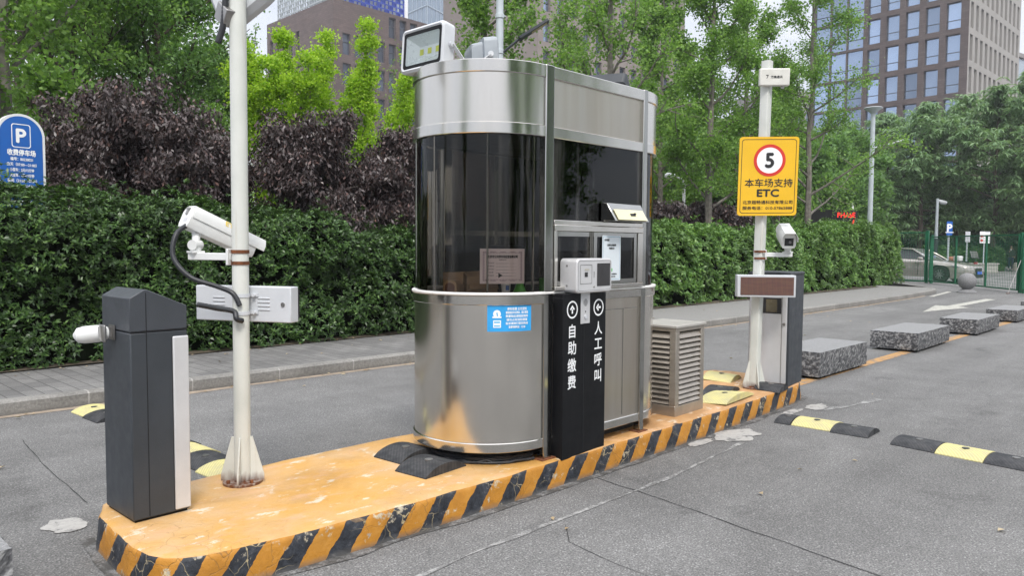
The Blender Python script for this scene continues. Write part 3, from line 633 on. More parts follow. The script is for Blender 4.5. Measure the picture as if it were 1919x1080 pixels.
b = MB(); b.tube([(3.80, 3.30, 2.2), (3.79, 3.30, 2.0), (3.83, 3.31, 1.9), (3.86, 3.32, 1.94), (3.84, 3.32, 2.02), (3.78, 3.31, 2.0), (3.77, 3.31, 1.86)], .006, 6)
b.tube([(4.35, 3.5, 2.2), (4.36, 3.48, 2.0), (4.42, 3.45, 1.93), (4.55, 3.45, 1.93)], .008, 6); wobj('interior_cable', b, M_BLACK, booth)

# things in and on the booth
def cylM(u0, z0, r=.5005, cxx=BX0):   # flat drawing (arc length, height) wrapped round the left end; u0 in degrees
    def f(x, y, z=0): a = math.radians(u0) + x / r; return (cxx + (r + z) * math.cos(a), BY + (r + z) * math.sin(a), z0 + y)
    return f
def wrap_grid(mb, f, w, h, z=0, nu=14, nv=2): return mb.grid(lambda u, v: f((u - .5) * w, (v - .5) * h, z), nu, nv)
def wrap_put(mb, src, f, dx=0, dy=0, z=.0008): return mb.add([f(x + dx, y + dy, z + _) for x, y, _ in src.v], src.f)
def wrap_rect(mb, f, x0, x1, y0, y1, z=.0008): return mb.grid(lambda u, v: f(x0 + (x1 - x0) * u, y0 + (y1 - y0) * v, z), 4, 1)
stk = thing('notice_sticker', 'bright blue notice sticker on the lower steel panel of the booth', 'sticker', (3.4, 3.3, 1.1))
f = cylM(-118.2, 1.098); b = MB(); wrap_grid(b, f, .290, .165, .0005); wobj('backing', b, plain('sticker_blue', (.03, .33, .72), .4, 0, .1, 9), stk)
b = MB(); wrap_put(b, MB().add([(x, y, 0) for x, y in circ(.024, 24)], [tuple(range(24))]), f, -.085, .028); wrap_rect(b, f, -.113, -.057, .002, .012)
wrap_rect(b, f, -.108, -.060, -.058, -.012)
for i, (t_, wd) in enumerate([('停车收费 公示须知', .13), ('请按指定车位停放，服从管理', .15), ('贵重物品请随身携带', .15), ('请勿占用消防通道', .14), ('投诉请拨打服务热线', .15), ('监督举报电话：12328', .11)]):
    wrap_put(b, text_mb(t_, .017 if i else .02, .0005, wd), f, .045, .058 - i * .0225)
wobj('lettering', b, M_WHITE, stk)
b = MB(); wrap_rect(b, f, -.090, -.080, .024, .036, .0014); wrap_rect(b, f, -.103, -.066, -.030, -.018, .0014); wrap_rect(b, f, -.103, -.066, -.052, -.042, .0014); wobj('emblem', b, plain('sticker_pale_blue', (.2, .5, .75), .4), stk)
cert = thing('parking_certificate', 'pale pink certificate with ornate border hung inside the curved booth window', 'certificate', (3.4, 3.35, 1.42))
f = cylM(-123.2, 1.420, .476); b = MB(); wrap_grid(b, f, .288, .218, .0); wobj('sheet', b, plain('pink_paper', (.86, .76, .78), .7, 0, .03), cert)
b = MB()
for x0, x1, y0, y1 in ((-.125, .125, .088, .091), (-.125, .125, -.091, -.088), (-.125, -.122, -.088, .088), (.122, .125, -.088, .088)): wrap_rect(b, f, x0, x1, y0, y1)
for i in range(26): wrap_rect(b, f, -.120 + i * .0094, -.115 + i * .0094, .081, .086); wrap_rect(b, f, -.120 + i * .0094, -.115 + i * .0094, -.086, -.081)
for i in range(18): wrap_rect(b, f, -.120, -.115, -.078 + i * .009, -.073 + i * .009); wrap_rect(b, f, .115, .120, -.078 + i * .009, -.073 + i * .009)
wobj('border', b, plain('purple_ink', (.28, .18, .24), .7), cert)
b = MB(); wrap_put(b, text_mb('北京市公共停车场经营备案证明', .019, .0008, .19), f, .0, .060)
for i, (t_, wd) in enumerate([('备案编号：', .05), ('停车场名称', .04), ('经营单位', .04), ('停车场地址', .04), ('泊位数', .03), ('有效期限', .035)]):
    wrap_put(b, text_mb(t_, .010, .0002, wd), f, (-.075 if i else .0), .040 - i * .0195)
    if i: wrap_rect(b, f, -.045, (.035 if i < 5 else .06), .036 - i * .0195, .0375 - i * .0195)
for i in range(5): wrap_rect(b, f, -.045, .085, .0165 - i * .0195, .0172 - i * .0195)
wrap_put(b, MB().add([(x, y, 0) for x, y in circ(.018, 3)], [(0, 1, 2)]), f, -.02, -.057)
wobj('lettering', b, M_INK, cert)
def rrel(mb, c, s): return mb
bx_ = thing('tissue_box', 'brown card box with arched end on the booth counter', 'box', (3.36, 3.83, 1.237), math.radians(20))
pr = MB(); pts = [(.0, 0), (.10, 0), (.10, .05)] + [(.05 + .05 * math.cos(a), .05 + .035 * math.sin(a)) for a in [math.pi * i / 10 for i in range(1, 10)]] + [(.0, .05)]
pr.prism(pts, -.09, .07, Matrix(((0, 0, -1, 0), (-1, 0, 0, 0), (0, 1, 0, 0), (0, 0, 0, 1)))); obj('card_shell', pr, plain('light_card', (.5, .32, .17), .7), bx_)
e = MB(); e.prism([(x * .7 + .015, y * .7 + .008) for x, y in pts], .069, .073, Matrix(((0, 0, -1, 0), (-1, 0, 0, 0), (0, 1, 0, 0), (0, 0, 0, 1)))); obj('open_end', e, plain('box_inside', (.2, .09, .06), .8), bx_)
def open_carton(name, label, loc, rz, d, hs):
    t = thing(name, label, 'box', loc, rz); m = MB(); x, y, h = d; th = .006
    m.bx(-x / 2, x / 2, -y / 2, -y / 2 + th, 0, h); m.bx(-x / 2, x / 2, y / 2 - th, y / 2, 0, h * hs); m.bx(-x / 2, -x / 2 + th, -y / 2 + th, y / 2 - th, 0, h); m.bx(x / 2 - th, x / 2, -y / 2 + th, y / 2 - th, 0, h); m.bx(-x / 2 + th, x / 2 - th, -y / 2 + th, y / 2 - th, 0, th)
    obj('carton', m, M_CARD, t); fl = MB(); fl.box((0, -y / 2 - .02, h - .01), (x, .05, .004), M=Matrix.Rotation(.7, 3, 'X')); obj('flap', fl, M_CARD, t); return t
open_carton('cardboard_box', 'open grey cardboard carton on the booth counter behind the certificate', (3.40, 3.55, 1.237), math.radians(-35), (.18, .12, .065), 1.7)
open_carton('cardboard_box', 'taller cardboard carton at the back of the booth counter', (3.50, 3.85, 1.237), math.radians(15), (.22, .16, .13), 1.0)
t = thing('paper_cup', 'white paper cup with dark blue emblem on the booth counter', 'cup', (3.475, 3.41, 1.237)); b = MB(); b.lathe([(.024, 0), (.032, .08), (.0325, .083), (.030, .083), (.023, .004)], n=20); obj('cup_wall', b, M_WHITE, t)
b = MB(); b.grid(lambda u, v: (.0305 * math.cos(-2.4 + u * .8), .0305 * math.sin(-2.4 + u * .8), .03 + .03 * v), 6, 1); obj('emblem', b, M_BLUE, t)
t = thing('green_funnel', 'bright green flared plastic holder on the booth counter', 'holder', (3.55, 3.36, 1.237)); b = MB(); b.lathe([(.052, 0), (.052, .006), (.036, .03), (.024, .065), (.020, .10), (.016, .10), (.016, .01)], n=24)
obj('flared_body', b, plain('green_plastic', (.12, .50, .06), .35), t)
t = thing('office_chair', 'dark chair inside the booth behind the curved window', 'chair', (3.95, 3.85, .30)); b = MB(); b.bx(-.05, .0, -.18, .18, .55, 1.25); obj('backrest', b, M_BLACK, t, bevel=.02); b = MB(); b.bx(0, .36, -.2, .2, .42, .5); obj('seat', b, M_BLACK, t, bevel=.02)
b = MB(); b.cyl((.18, 0, .0), (.18, 0, .42), .03); b.lathe([(.2, 0), (.2, .02), (.05, .05)], (.18, 0, 0)); obj('pedestal', b, M_BLACK, t)
# QR poster without its code
qp = thing('payment_poster', 'white payment poster taped to the sliding window of the booth', 'poster', (4.345, 3.235, 1.465))
M = frame_m((1, 0, 0), (0, 0, 1), (4.345, 3.2345, 1.466)); b = MB(); b.add([M @ Vector((*p, z)) for z in (0, .0015) for p in rrect(.212, .315, .008)], [tuple(range(27, -1, -1)), tuple(range(28, 56))]); wobj('sheet', b, plain('poster_white', (.70, .76, .80), .5, 0, .03), qp)
b = MB(); ring(b, rrect(.196, .298, .006), rrect(.190, .292, .006), M, .002); wobj('border', b, plain('poster_line', (.25, .42, .55), .5), qp)
b = MB()
for t_, wd, sz, dx, dy in (('停车缴费', .055, .016, -.055, .125), ('扫码在线缴费', .10, .017, 0, .090), ('快捷出场', .06, .015, 0, .068), ('无感支付 扫码离场', .12, .012, .0, -.112), ('如有疑问请按呼叫键', .09, .009, 0, -.130)): put(b, text_mb(t_, sz, .0004, wd), M, dx, dy, .002)
wobj('lettering', b, M_INK, qp)
b = MB(); shape(b, rrect(.024, .024, .006, 4, 0, -.083), M, .002); wobj('app_icon', b, plain('icon_green', (.1, .5, .12), .5), qp)
# card reader above the serving window
cr_ = thing('card_reader', 'cream fronted card reader in a dark steel housing above the serving window', 'card reader', (4.44, 3.25, 1.72))
b = MB(); b.prism([(-.13, .0), (-.075, .085), (-.05, .125), (.0, .125), (.0, 0)], -.20, .20, Matrix(((0, 0, 1, 0), (1, 0, 0, 0), (0, 1, 0, 0), (0, 0, 0, 1)))); obj('housing', b, M_POST, cr_, bevel=.004)
b = MB(); b.box((0, -.108, .045), (.34, .004, .085), M=Matrix.Rotation(-.57, 3, 'X')); obj('front_panel', b, M_CREAM, cr_)
b = MB(); b.box((.02, -.113, .048), (.055, .005, .018), M=Matrix.Rotation(-.57, 3, 'X')); b.box((.04, -.116, .055), (.02, .005, .012), M=Matrix.Rotation(-.57, 3, 'X')); obj('card_slot', b, M_INK, cr_)

# cables coiled under the booth
b = MB(); rnd = random.Random(3)
for k in range(9):
    r = .40 + .012 * (k % 4) + rnd.random() * .05; z = .178 + .012 * (k // 3)
    b.tube([(BX0 + r * math.cos(math.radians(a)) + rnd.gauss(0, .004), BY + r * math.sin(math.radians(a)) + rnd.gauss(0, .004), z + abs(rnd.gauss(0, .006))) for a in range(170, 272, 6)], .006 + .003 * (k % 2), 6)
c0 = obj('cable_bundle', b, M_CONDUIT); tag(c0, 'black cables coiled under the round end of the booth', 'cable')

# floodlights on the booth roof
def floodlight(name, label, loc, rz, w_, h_, tilt, shell, glassy, group='floodlights on the booth roof'):
    t = thing(name, label, 'floodlight', loc, rz, group)    # front face looks along local -x
    R = Matrix.Rotation(tilt, 4, 'Y')
    def fm(x): return R @ Matrix(((0, 0, -1, x), (-1, 0, 0, 0), (0, 1, 0, 0), (0, 0, 0, 1)))
    b = MB(); P0, P1 = rrect(w_, h_, .035, 6), rrect(w_ - .03, h_ - .03, .03, 6); k = len(P0)
    F = fm(0); b.weld = True
    L_ = [[F @ Vector((x, y, -.085)) for x, y in rrect(w_ - .012, h_ - .012, .035, 6)], [F @ Vector((x, y, -.02)) for x, y in P0], [F @ Vector((x, y, .0)) for x, y in P0], [F @ Vector((x, y, .012)) for x, y in P1], [F @ Vector((x, y, .006)) for x, y in rrect(w_ - .05, h_ - .05, .02, 6)], [F @ Vector((x, y, -.03)) for x, y in rrect(w_ - .05, h_ - .05, .02, 6)]]
    for a, c in zip(L_, L_[1:]):
        for i in range(k): b.add([a[i], a[(i + 1) % k], c[(i + 1) % k], c[i]], [(0, 1, 2, 3)])
    b.add(L_[0], [tuple(range(k - 1, -1, -1))])
    b.v += []; 
    hs = [[F @ Vector((x, y, -.085)) for x, y in rrect(w_ * .72, h_ * .8, .03, 6)], [F @ Vector((x, y, -.15)) for x, y in rrect(w_ * .6, h_ * .7, .03, 6)]]
    for i in range(k): b.add([hs[0][i], hs[0][(i + 1) % k], hs[1][(i + 1) % k], hs[1][i]], [(3, 2, 1, 0)])
    b.add(hs[1], [tuple(range(k - 1, -1, -1))])
    sh_ = obj('housing', b, shell, t)
    if glassy:
        bk = MB(); shape(bk, rrect(w_ - .052, h_ - .052, .02, 6), F, -.004); ring(bk, rrect(w_ - .052, h_ - .052, .02, 6), rrect(w_ - .10, h_ - .10, .02, 6), F, .0045); bk2 = MB(); ring(bk2, rrect(w_ - .052, h_ - .052, .02, 6), rrect(w_ - .095, h_ - .095, .018, 6), F, .0045)
        obj('bezel', bk2, M_BLACK, t)
        rf = MB(); a0 = [(-1, -1), (1, -1), (1, 1), (-1, 1)]; W2, H2 = (w_ - .095) / 2, (h_ - .095) / 2
        o_ = [F @ Vector((x * W2, y * H2, .002)) for x, y in a0]; i_ = [F @ Vector((x * W2 * .60, y * H2 * .38, -.06)) for x, y in a0]
        for i in range(4): rf.add([o_[i], o_[(i + 1) % 4], i_[(i + 1) % 4], i_[i]], [(0, 1, 2, 3)])
        rf.add(i_, [(0, 1, 2, 3)]); obj('reflector', rf, plain('reflector_white', (.75, .80, .80), .3, .1, .03), t, smooth=0)
        for x in (-.33, 0, .33):
            ch = MB(); ch.add([F @ Vector((x * W2 * 1.45 + sx * .019, sy * .019, -.058)) for sx, sy in a0], [(0, 1, 2, 3)]); obj('emitter', ch, plain('led_phosphor', (.62, .66, .08), .4, 0, .05), t)
        gl = MB(); shape(gl, rrect(w_ - .06, h_ - .06, .02, 6), F, .0035); obj('glass_cover', gl, M_CLEAR, t)
    else:
        fn = MB()
        for i in range(9): fn.add([F @ Vector(v) for v in MB().bx(-w_ * .3 + i * w_ * .074, -w_ * .3 + i * w_ * .074 + .008, -h_ * .3, h_ * .3, -.155, -.125).v], MB().bx(0, 1, 0, 1, 0, 1).f)
        obj('cooling_fin', fn, shell, t)
    br = MB()
    for s in (-1, 1):
        br.cyl(F @ Vector((s * (w_ / 2 + .005), 0, -.05)), F @ Vector((s * (w_ / 2 + .02), 0, -.05)), .018, n=12)
        a = F @ Vector((s * (w_ / 2 + .016), 0, -.05)); c = Vector((a.x + .13, a.y, -h_ / 2 + .02)); d = (c - a)
        br.box((a + c) / 2, (.03, .006, d.length), M=d.to_track_quat('Z', 'Y').to_matrix())
    br.bx(.14, .20, -w_ / 2 - .02, w_ / 2 + .02, -h_ / 2 + .004, -h_ / 2 + .012); obj('bracket', br, M_LGREY, t)
    return t
floodlight('floodlight', 'large grey floodlight with three yellow emitters on the rounded end of the booth roof', (3.175, 3.87, 2.802), math.radians(0), .425, .285, math.radians(4), M_LGREY, True)
floodlight('floodlight', 'grey floodlight seen from behind beside the three emitter floodlight', (3.62, 3.70, 2.775), math.radians(150), .34, .24, math.radians(3), plain('mid_grey_shell', (.30, .33, .36), .45), False)
floodlight('floodlight', 'black flat floodlight tilted up on the middle of the booth roof', (4.80, 3.62, 2.775), math.radians(205), .32, .24, math.radians(55), M_CHAR, False)

# ------------------------------------------------------------------ payment kiosk
ki = thing('payment_kiosk', 'black self-service payment pillar with white lettering and a grey head by the booth', 'payment kiosk', (3.757, 3.172, IZ), math.radians(2.2))
KW, KD, KH = .475, .11, 1.07
b = MB(); b.bx(0, KW, 0, KD, -.012, KH); obj('pillar', b, M_BLACK, ki, bevel=.004)
b = MB(); b.bx(KW * .47, KW * .475, -.002, .001, .02, KH - .22); b.bx(-.002, .001, .0, KD, KH - .03, KH - .027); obj('seam', b, M_CONDUIT, ki)
b = MB(); b.bx(.185, .285, -.004, .001, KH - .205, KH); sp_ = obj('speaker_plate', b, M_SILVER, ki, bevel=.002)
b = MB()
for i in range(-3, 4):
    for j in range(-3, 4):
        if i * i + j * j <= 10: b.cyl((.235 + i * .007, -.0035, KH - .065 + j * .007), (.235 + i * .007, -.0055, KH - .065 + j * .007), .0022, n=6)
b.cyl((.235, -.0035, KH - .125), (.235, -.0055, KH - .125), .005, n=10); obj('speaker_hole', b, M_INK, sp_)
b = MB(); b.cyl((.235, -.003, KH - .16), (.235, -.012, KH - .16), .014, n=16); obj('call_button', b, M_LGREY, sp_)
M = frame_m((1, 0, 0), (0, 0, 1), (0, -.0025, 0)); b = MB()
for cx_, ang in ((.094, 0), (.385, 90)):
    cz_ = KH - .105; ring(b, circ(.058, 40, cx_, cz_), circ(.047, 40, cx_, cz_), M)
    A = math.radians(ang); 
    def rt(x, y): return (cx_ + x * math.cos(A) - y * math.sin(A), cz_ + x * math.sin(A) + y * math.cos(A))
    shape(b, [rt(*p) for p in [(-.007, -.026), (.007, -.026), (.007, .004), (-.007, .004)]], M)
    shape(b, [rt(*p) for p in [(0, .030), (-.026, .004), (-.016, -.004), (0, .012)]], M); shape(b, [rt(*p) for p in [(0, .030), (0, .012), (.016, -.004), (.026, .004)]], M)
for s_, cx_, zz in (('自助缴费', .094, (-.245, -.355, -.468, -.58)), ('人工呼叫', .385, (-.245, -.352, -.46, -.57))):
    if cx_ > .2: b = MB()
    for ch, dz in zip(s_, zz): put(b, text_mb(ch, .094, .0018), M, cx_, KH + dz)
    obj('lettering', b, M_WHITE, ki)
hd = Vector((.075, -.05, KH + .002)); HW, HD, HH = .395, .135, .225
M = frame_m((1, 0, 0), (0, 0, 1), hd + Vector((HW / 2, 0, HH / 2)))
b = MB(); b.weld = True; R0 = rrect(HW, HH, .03, 6); R1 = rrect(HW - .016, HH - .016, .024, 6); k = len(R0)
L_ = [[M @ Vector((*p, -HD)) for p in R0], [M @ Vector((*p, -.008)) for p in R0], [M @ Vector((*p, 0)) for p in R1]]
for a, c in zip(L_, L_[1:]):
    for i in range(k): b.add([a[i], a[(i + 1) % k], c[(i + 1) % k], c[i]], [(0, 1, 2, 3)])
b.add(L_[2], [tuple(range(k))]); b.add(L_[0], [tuple(range(k - 1, -1, -1))]); hb = obj('terminal_head', b, M_SILVER, ki)
b = MB(); ring(b, rrect(HW - .03, HH - .03, .02), rrect(HW - .034, HH - .034, .019), M, .0006); ring(b, rrect(.128, .125, .004, 3, -.098, .01), rrect(.122, .119, .004, 3, -.098, .01), M, .0012)
shape(b, [(-.006 + .001 * i % 2, y) for i, y in enumerate(())], M) if False else None
for i in range(6): shape(b, rrect(.014, .003, .001, 2, -.010, -.012 + i * .007), M, .0008)
obj('panel_line', b, plain('line_grey', (.12, .12, .12), .6), hb)
b = MB(); shape(b, rrect(.034, .030, .003, 3, -.098, .008), M, .002); obj('scan_window', b, M_INK, hb)
b = MB(); shape(b, rrect(.05, .012, .003, 3, -.09, .040), M, .002); obj('scan_label', b, plain('tan_label', (.48, .46, .40), .5), hb)
b = MB(); shape(b, rrect(.150, .152, .004, 3, .098, .004), M, .0015); obj('screen', b, plain('dark_screen', (.035, .034, .036), .15), hb)
b = MB(); 
for z in (-.065, .065): b.cyl(M @ Vector((-HW / 2 - .001, z, -HD * .6)), M @ Vector((-HW / 2 + .004, z, -HD * .6)), .007, n=10)
b.cyl(M @ Vector((-.01, -.075, 0)), M @ Vector((-.01, -.075, .004)), .006, n=10); obj('screw', b, M_BOLT, hb)

# ------------------------------------------------------------------ barrier cabinet at the near end
cab = thing('barrier_cabinet', 'charcoal barrier gate cabinet with a silver edge on the rounded near end of the island', 'gate cabinet', (1.38, 3.90, IZ + .002), math.radians(1))
CW, CD, CH = .28, .36, .945
b = MB(); b.bx(.0, CW, 0, CD, .012, CH - .006); obj('cabinet_body', b, M_CHAR, cab, bevel=.006)
b = MB(); b.bx(.01, CW - .01, .01, CD - .01, 0, .012); obj('base_plate', b, M_BLACK, cab)
b = MB(); b.prism([(0, CH), (CW, CH), (CW, CH + .118), (.084, CH + .205), (.070, CH + .205), (0, CH + .165)], 0, CD, Matrix(((1, 0, 0, 0), (0, 0, 1, 0), (0, 1, 0, 0), (0, 0, 0, 1)))); b.f = [q[::-1] for q in b.f]
obj('hood', b, M_CHAR2, cab, bevel=.004)
b = MB(); b.bx(.076, .0795, -.0015, .002, .02, CH + .19); b.bx(.0, CW, -.001, .002, CH - .004, CH); obj('door_seam', b, plain('seam_shadow', (.008, .008, .01), .9), cab)
b = MB(); b.bx(.200, .2035, -.0015, .002, .02, CH - .04); obj('panel_gap', b, M_INK, cab)
b = MB(); b.bx(.204, CW + .004, -.008, .05, .02, CH - .035); obj('side_trim', b, M_SILVER, cab, bevel=.007, seg=3)
# radar on its left face
ra = thing('radar_sensor', 'small white rounded sensor on a bracket on the left face of the charcoal cabinet', 'sensor', (1.372, 4.12, 1.10), math.radians(1))
b = MB(); b.bx(-.004, .0, -.045, .03, -.035, .04); b.bx(-.032, -.004, -.012, .02, -.025, .03); obj('bracket', b, M_BOLT, ra)
b = MB(); b.box((-.045, .0, .0), (.012, .085, .085)); obj('mount_plate', b, M_BOLT, ra, bevel=.004)
b = MB(); b.cyl((-.05, 0, .0), (-.02, 0, 0), .033, n=20); obj('rear_cup', b, M_WHITEP, ra, bevel=.006)
b = MB(); q = [(-.05 - .003 * 0, .040), (-.062, .044), (-.120, .043), (-.148, .036), (-.157, .016)]
b.tube([(x, .01 * i, 0 - .002 * i) for i, (x, r) in enumerate(q)], [r for x, r in q], 20); obj('sensor_shell', b, M_WHITEP, ra)

# ------------------------------------------------------------------ camera pole at the near end
def gusset_pole(name, label, loc, r, H, gh, gw, tilt=(0, 0), square=False):
    t = thing(name, label, 'pole', loc); b = MB()
    top = (tilt[0], tilt[1], H)
    if square: b.prism(rrect(2 * r, 2 * r, .012, 3), 0.012, H); b.v = [(x + tilt[0] * z / H, y + tilt[1] * z / H, z) for x, y, z in b.v]
    else: b.tube([(0, 0, .012), (tilt[0] * .5, tilt[1] * .5, H / 2), top], r, 24)
    obj('shaft', b, M_POLE, t)
    b = MB(); b.cyl((0, 0, 0), (0, 0, .014), r + gw * .85, n=28); obj('base_flange', b, M_POLE, t)
    for a in (-40, 50, 140, 230):
        A = math.radians(a); g_ = MB(); g_.prism([(r - .004, .014), (r + gw, .014), (r + gw, .05), (r + .012, gh), (r - .004, gh)], -.004, .004, Matrix.Rotation(A, 4, 'Z') @ Matrix(((1, 0, 0, 0), (0, 0, 1, 0), (0, 1, 0, 0), (0, 0, 0, 1)))); obj('gusset', g_, M_POLE, t)
        bo = MB(); A += .78; bo.cyl(((r + gw * .6) * math.cos(A), (r + gw * .6) * math.sin(A), .014), ((r + gw * .6) * math.cos(A), (r + gw * .6) * math.sin(A), .032), .011, n=6); obj('anchor_bolt', bo, M_RUST, t)
    return t
PX, PY = 2.073, 4.155
p1 = gusset_pole('camera_pole', 'tall white steel pole with rusty gusseted foot beside the charcoal cabinet', (PX, PY, IZ + .001), .046, 3.6, .27, .075, (.01, .0))
def clamp(parent, zs, c, r, m=M_BOLT, name='clamp_band'):
    for z in zs:
        b = MB(); b.lathe([(r + .0015, -.010), (r + .004, -.010), (r + .004, .010), (r + .0015, .010), (r + .0015, -.010)], (c[0], c[1], z), 24, False); wobj(name, b, m, parent)
# electronic sign seen from behind
th = math.radians(-62); d = Vector((math.cos(th), math.sin(th), 0)); nn = Vector((-d.y, d.x, 0)); cc = Vector((PX, PY, 0)) + nn * .093 - d * .015
ds = thing('display_box', 'white flat display box seen from behind, clamped to the near camera pole', 'display', (cc.x, cc.y, 1.10), th)
b = MB(); b.bx(-.33, .305, -.035, .045, 0, .205); obj('case', b, M_LGREY, ds, bevel=.006)
b = MB()
for x in (-.17, .13):
    for k in range(4): b.add([(x + (p[0]), -.0365, .075 + k * .022 + p[1]) for p in rrect(.085, .009, .004, 3)], [tuple(range(16))])
    for k in range(4): pass
vents = MB()
for x in (-.17, .13):
    vents = MB()
    for k in range(4): vents.box((x, -.0355, .072 + k * .022), (.08, .010, .008))
    obj('vent_louvre', vents, M_LGREY, ds, bevel=.003)
b = MB(); b.cyl((.255, -.034, .105), (.255, -.042, .105), .012, n=16); obj('lock', b, M_BOLT, ds)
b = MB()
for z in (.055, .155): b.bx(-.065, .095, -.044, -.034, z - .008, z + .008); b.cyl((.075, -.035, z), (.075, -.06, z), .010, n=8); b.cyl((-.05, -.035, z), (-.05, -.06, z), .010, n=8)
obj('clamp', b, M_LGREY, ds); b = MB(); b.bx(-.31, .31, .0455, .047, .02, .185); obj('display_face', b, M_INK, ds)
clamp(ds, (1.155, 1.255), (PX + .003, PY), .046, M_LGREY)
# surveillance camera on an arm
def cctv(name, label, head, yaw, pitch, arm_from, arm_to, arm_z, cable=True, words=False, L_=.40, W_=.105, Hh=.115, jx=-.02):
    t = thing(name, label, 'camera', (head[0], head[1], arm_z))
    R = Matrix.Translation(head) @ Matrix.Rotation(yaw, 4, 'Z') @ Matrix.Rotation(pitch, 4, 'Y')    # looks along +x
    sec = [(-.42, -.5), (.42, -.5), (.5, -.3), (.5, .25), (.33, .5), (-.33, .5), (-.5, .25), (-.5, -.3)]
    def loft(x0, x1, k): 
        m = MB(); n_ = len(sec); vs = [R @ Vector((x, y * W_ * k, z * Hh * k)) for x in (x0, x1) for y, z in sec]; m.add(vs, [tuple(range(n_ - 1, -1, -1)), tuple(range(n_, 2 * n_))] + [(i, (i + 1) % n_, n_ + (i + 1) % n_, n_ + i) for i in range(n_)]); return m
    hsg = wobj('housing', loft(-L_ / 2, L_ / 2, 1), M_WHITEP, t, bevel=.004)
    v = MB(); sec2 = [(-.56, .0), (-.56, .28), (-.36, .57), (.36, .57), (.56, .28), (.56, .0), (.53, .0), (.53, .27), (.35, .54), (-.35, .54), (-.53, .27), (-.53, .0)]; n_ = len(sec2)
    v.add([R @ Vector((x, y * W_, z * Hh)) for x in (-L_ / 2 + .01, L_ / 2 + .05) for y, z in sec2], [(i, (i + 1) % n_, n_ + (i + 1) % n_, n_ + i) for i in range(n_)] + [(0, 1, 10, 11), (1, 2, 9, 10), (2, 3, 8, 9), (3, 4, 7, 8), (4, 5, 6, 7)] + [tuple(n_ + j for j in q[::-1]) for q in [(0, 1, 10, 11), (1, 2, 9, 10), (2, 3, 8, 9), (3, 4, 7, 8), (4, 5, 6, 7)]]); wobj('sun_shield', v, M_WHITEP, t)
    e = MB(); e.add([R @ Vector((L_ / 2 + .001, y * W_ * .62, z * Hh * .5 - .012)) for y, z in ((-.5, -.5), (.5, -.5), (.5, .5), (-.5, .5))], [(0, 1, 2, 3)]); wobj('lens_window', e, M_INK, hsg)
    l2 = MB(); l2.cyl(R @ Vector((L_ / 2 + .002, .008, -.012)), R @ Vector((L_ / 2 + .006, .008, -.012)), .014, n=16); wobj('lens', l2, plain('lens_rim', (.25, .25, .27), .2, .6), hsg)
    k_ = MB(); k_.box((0, 0, 0), (.006, .022, .03)); k_.box((.0, .0, .022), (.008, .04, .012)); k_.v = [tuple(R @ (Vector(q) + Vector((-L_ / 2 - .004, 0, .028)))) for q in k_.v]; wobj('latch', k_, M_BOLT, hsg)
    lb = MB(); lb.add([R @ Vector((-L_ / 2 - .0012, y, z)) for y, z in ((.012, -.03), (-.03, -.03), (-.03, -.006), (.012, -.006))], [(0, 1, 2, 3)]); wobj('rating_label', lb, M_SILVER, hsg)
    if words:
        w_ = text_mb('ETC', .05, .0015); m = MB(); W2 = R @ Matrix.Translation((.05, -.5 * W_ - .012, .012)) @ Matrix(((1, 0, 0, 0), (0, 0, -1, 0), (0, 1, 0, 0), (0, 0, 0, 1)))
        a = Vector((0, -.36 * W_, .57 * Hh)); c2 = Vector((0, -.56 * W_, .28 * Hh)); up = (a - c2).normalized(); o_ = (a + c2) / 2; nrm = Vector((1, 0, 0)).cross(up)
        W2 = R @ Matrix(((1, up.x, nrm.x, .03), (0, up.y, nrm.y, o_.y), (0, up.z, nrm.z, o_.z), (0, 0, 0, 1))); put(m, w_, W2, 0, 0, .0015); wobj('lettering', m, plain('letter_yellow', (.75, .55, .08), .5), t)
    j = MB(); hb_ = Vector(head); lo = R @ Vector((jx, 0, -Hh / 2)); at_ = Vector((arm_to[0], arm_to[1], arm_z))
    j.box((at_.x, at_.y, arm_z + .026), (.075, .075, .012)); j.cyl((at_.x, at_.y, arm_z + .03), (at_.x, at_.y, arm_z + .05), .03, n=16); wobj('mount_base', j, M_WHITEP, t)
    j = MB(); j.cyl(Vector((at_.x, at_.y, arm_z + .066)) - Vector((.03, .02, 0)), Vector((at_.x, at_.y, arm_z + .066)) + Vector((.03, .02, 0)), .030, n=18); j.tube([(at_.x, at_.y, arm_z + .07), lo], [.02, .026], 12); wobj('swivel_joint', j, M_WHITEP, t)
    a = MB(); A0 = Vector((arm_from[0], arm_from[1], arm_z)); dr = (at_ - A0); a.box((A0 + at_) / 2 + dr.normalized() * .02, (dr.length + .04, .045, .042), M=Matrix.Rotation(math.atan2(dr.y, dr.x), 3, 'Z')); wobj('arm', a, M_WHITEP, t, bevel=.004)
    a = MB(); a.box(A0 + dr.normalized() * .012, (.016, .075, .095), M=Matrix.Rotation(math.atan2(dr.y, dr.x), 3, 'Z')); wobj('arm_plate', a, M_WHITEP, t, bevel=.003); return t
c1 = cctv('surveillance_camera', 'white weatherproof camera with yellow letters pointing away on the near pole', (2.12, 4.50, 1.615), math.radians(2), math.radians(24), (PX - .02, PY + .042), (1.95, 4.45), 1.475, True, True, .45, .122, .128, -.13)
clamp(c1, (1.505, 1.44), (PX + .003, PY), .046, M_RUST)
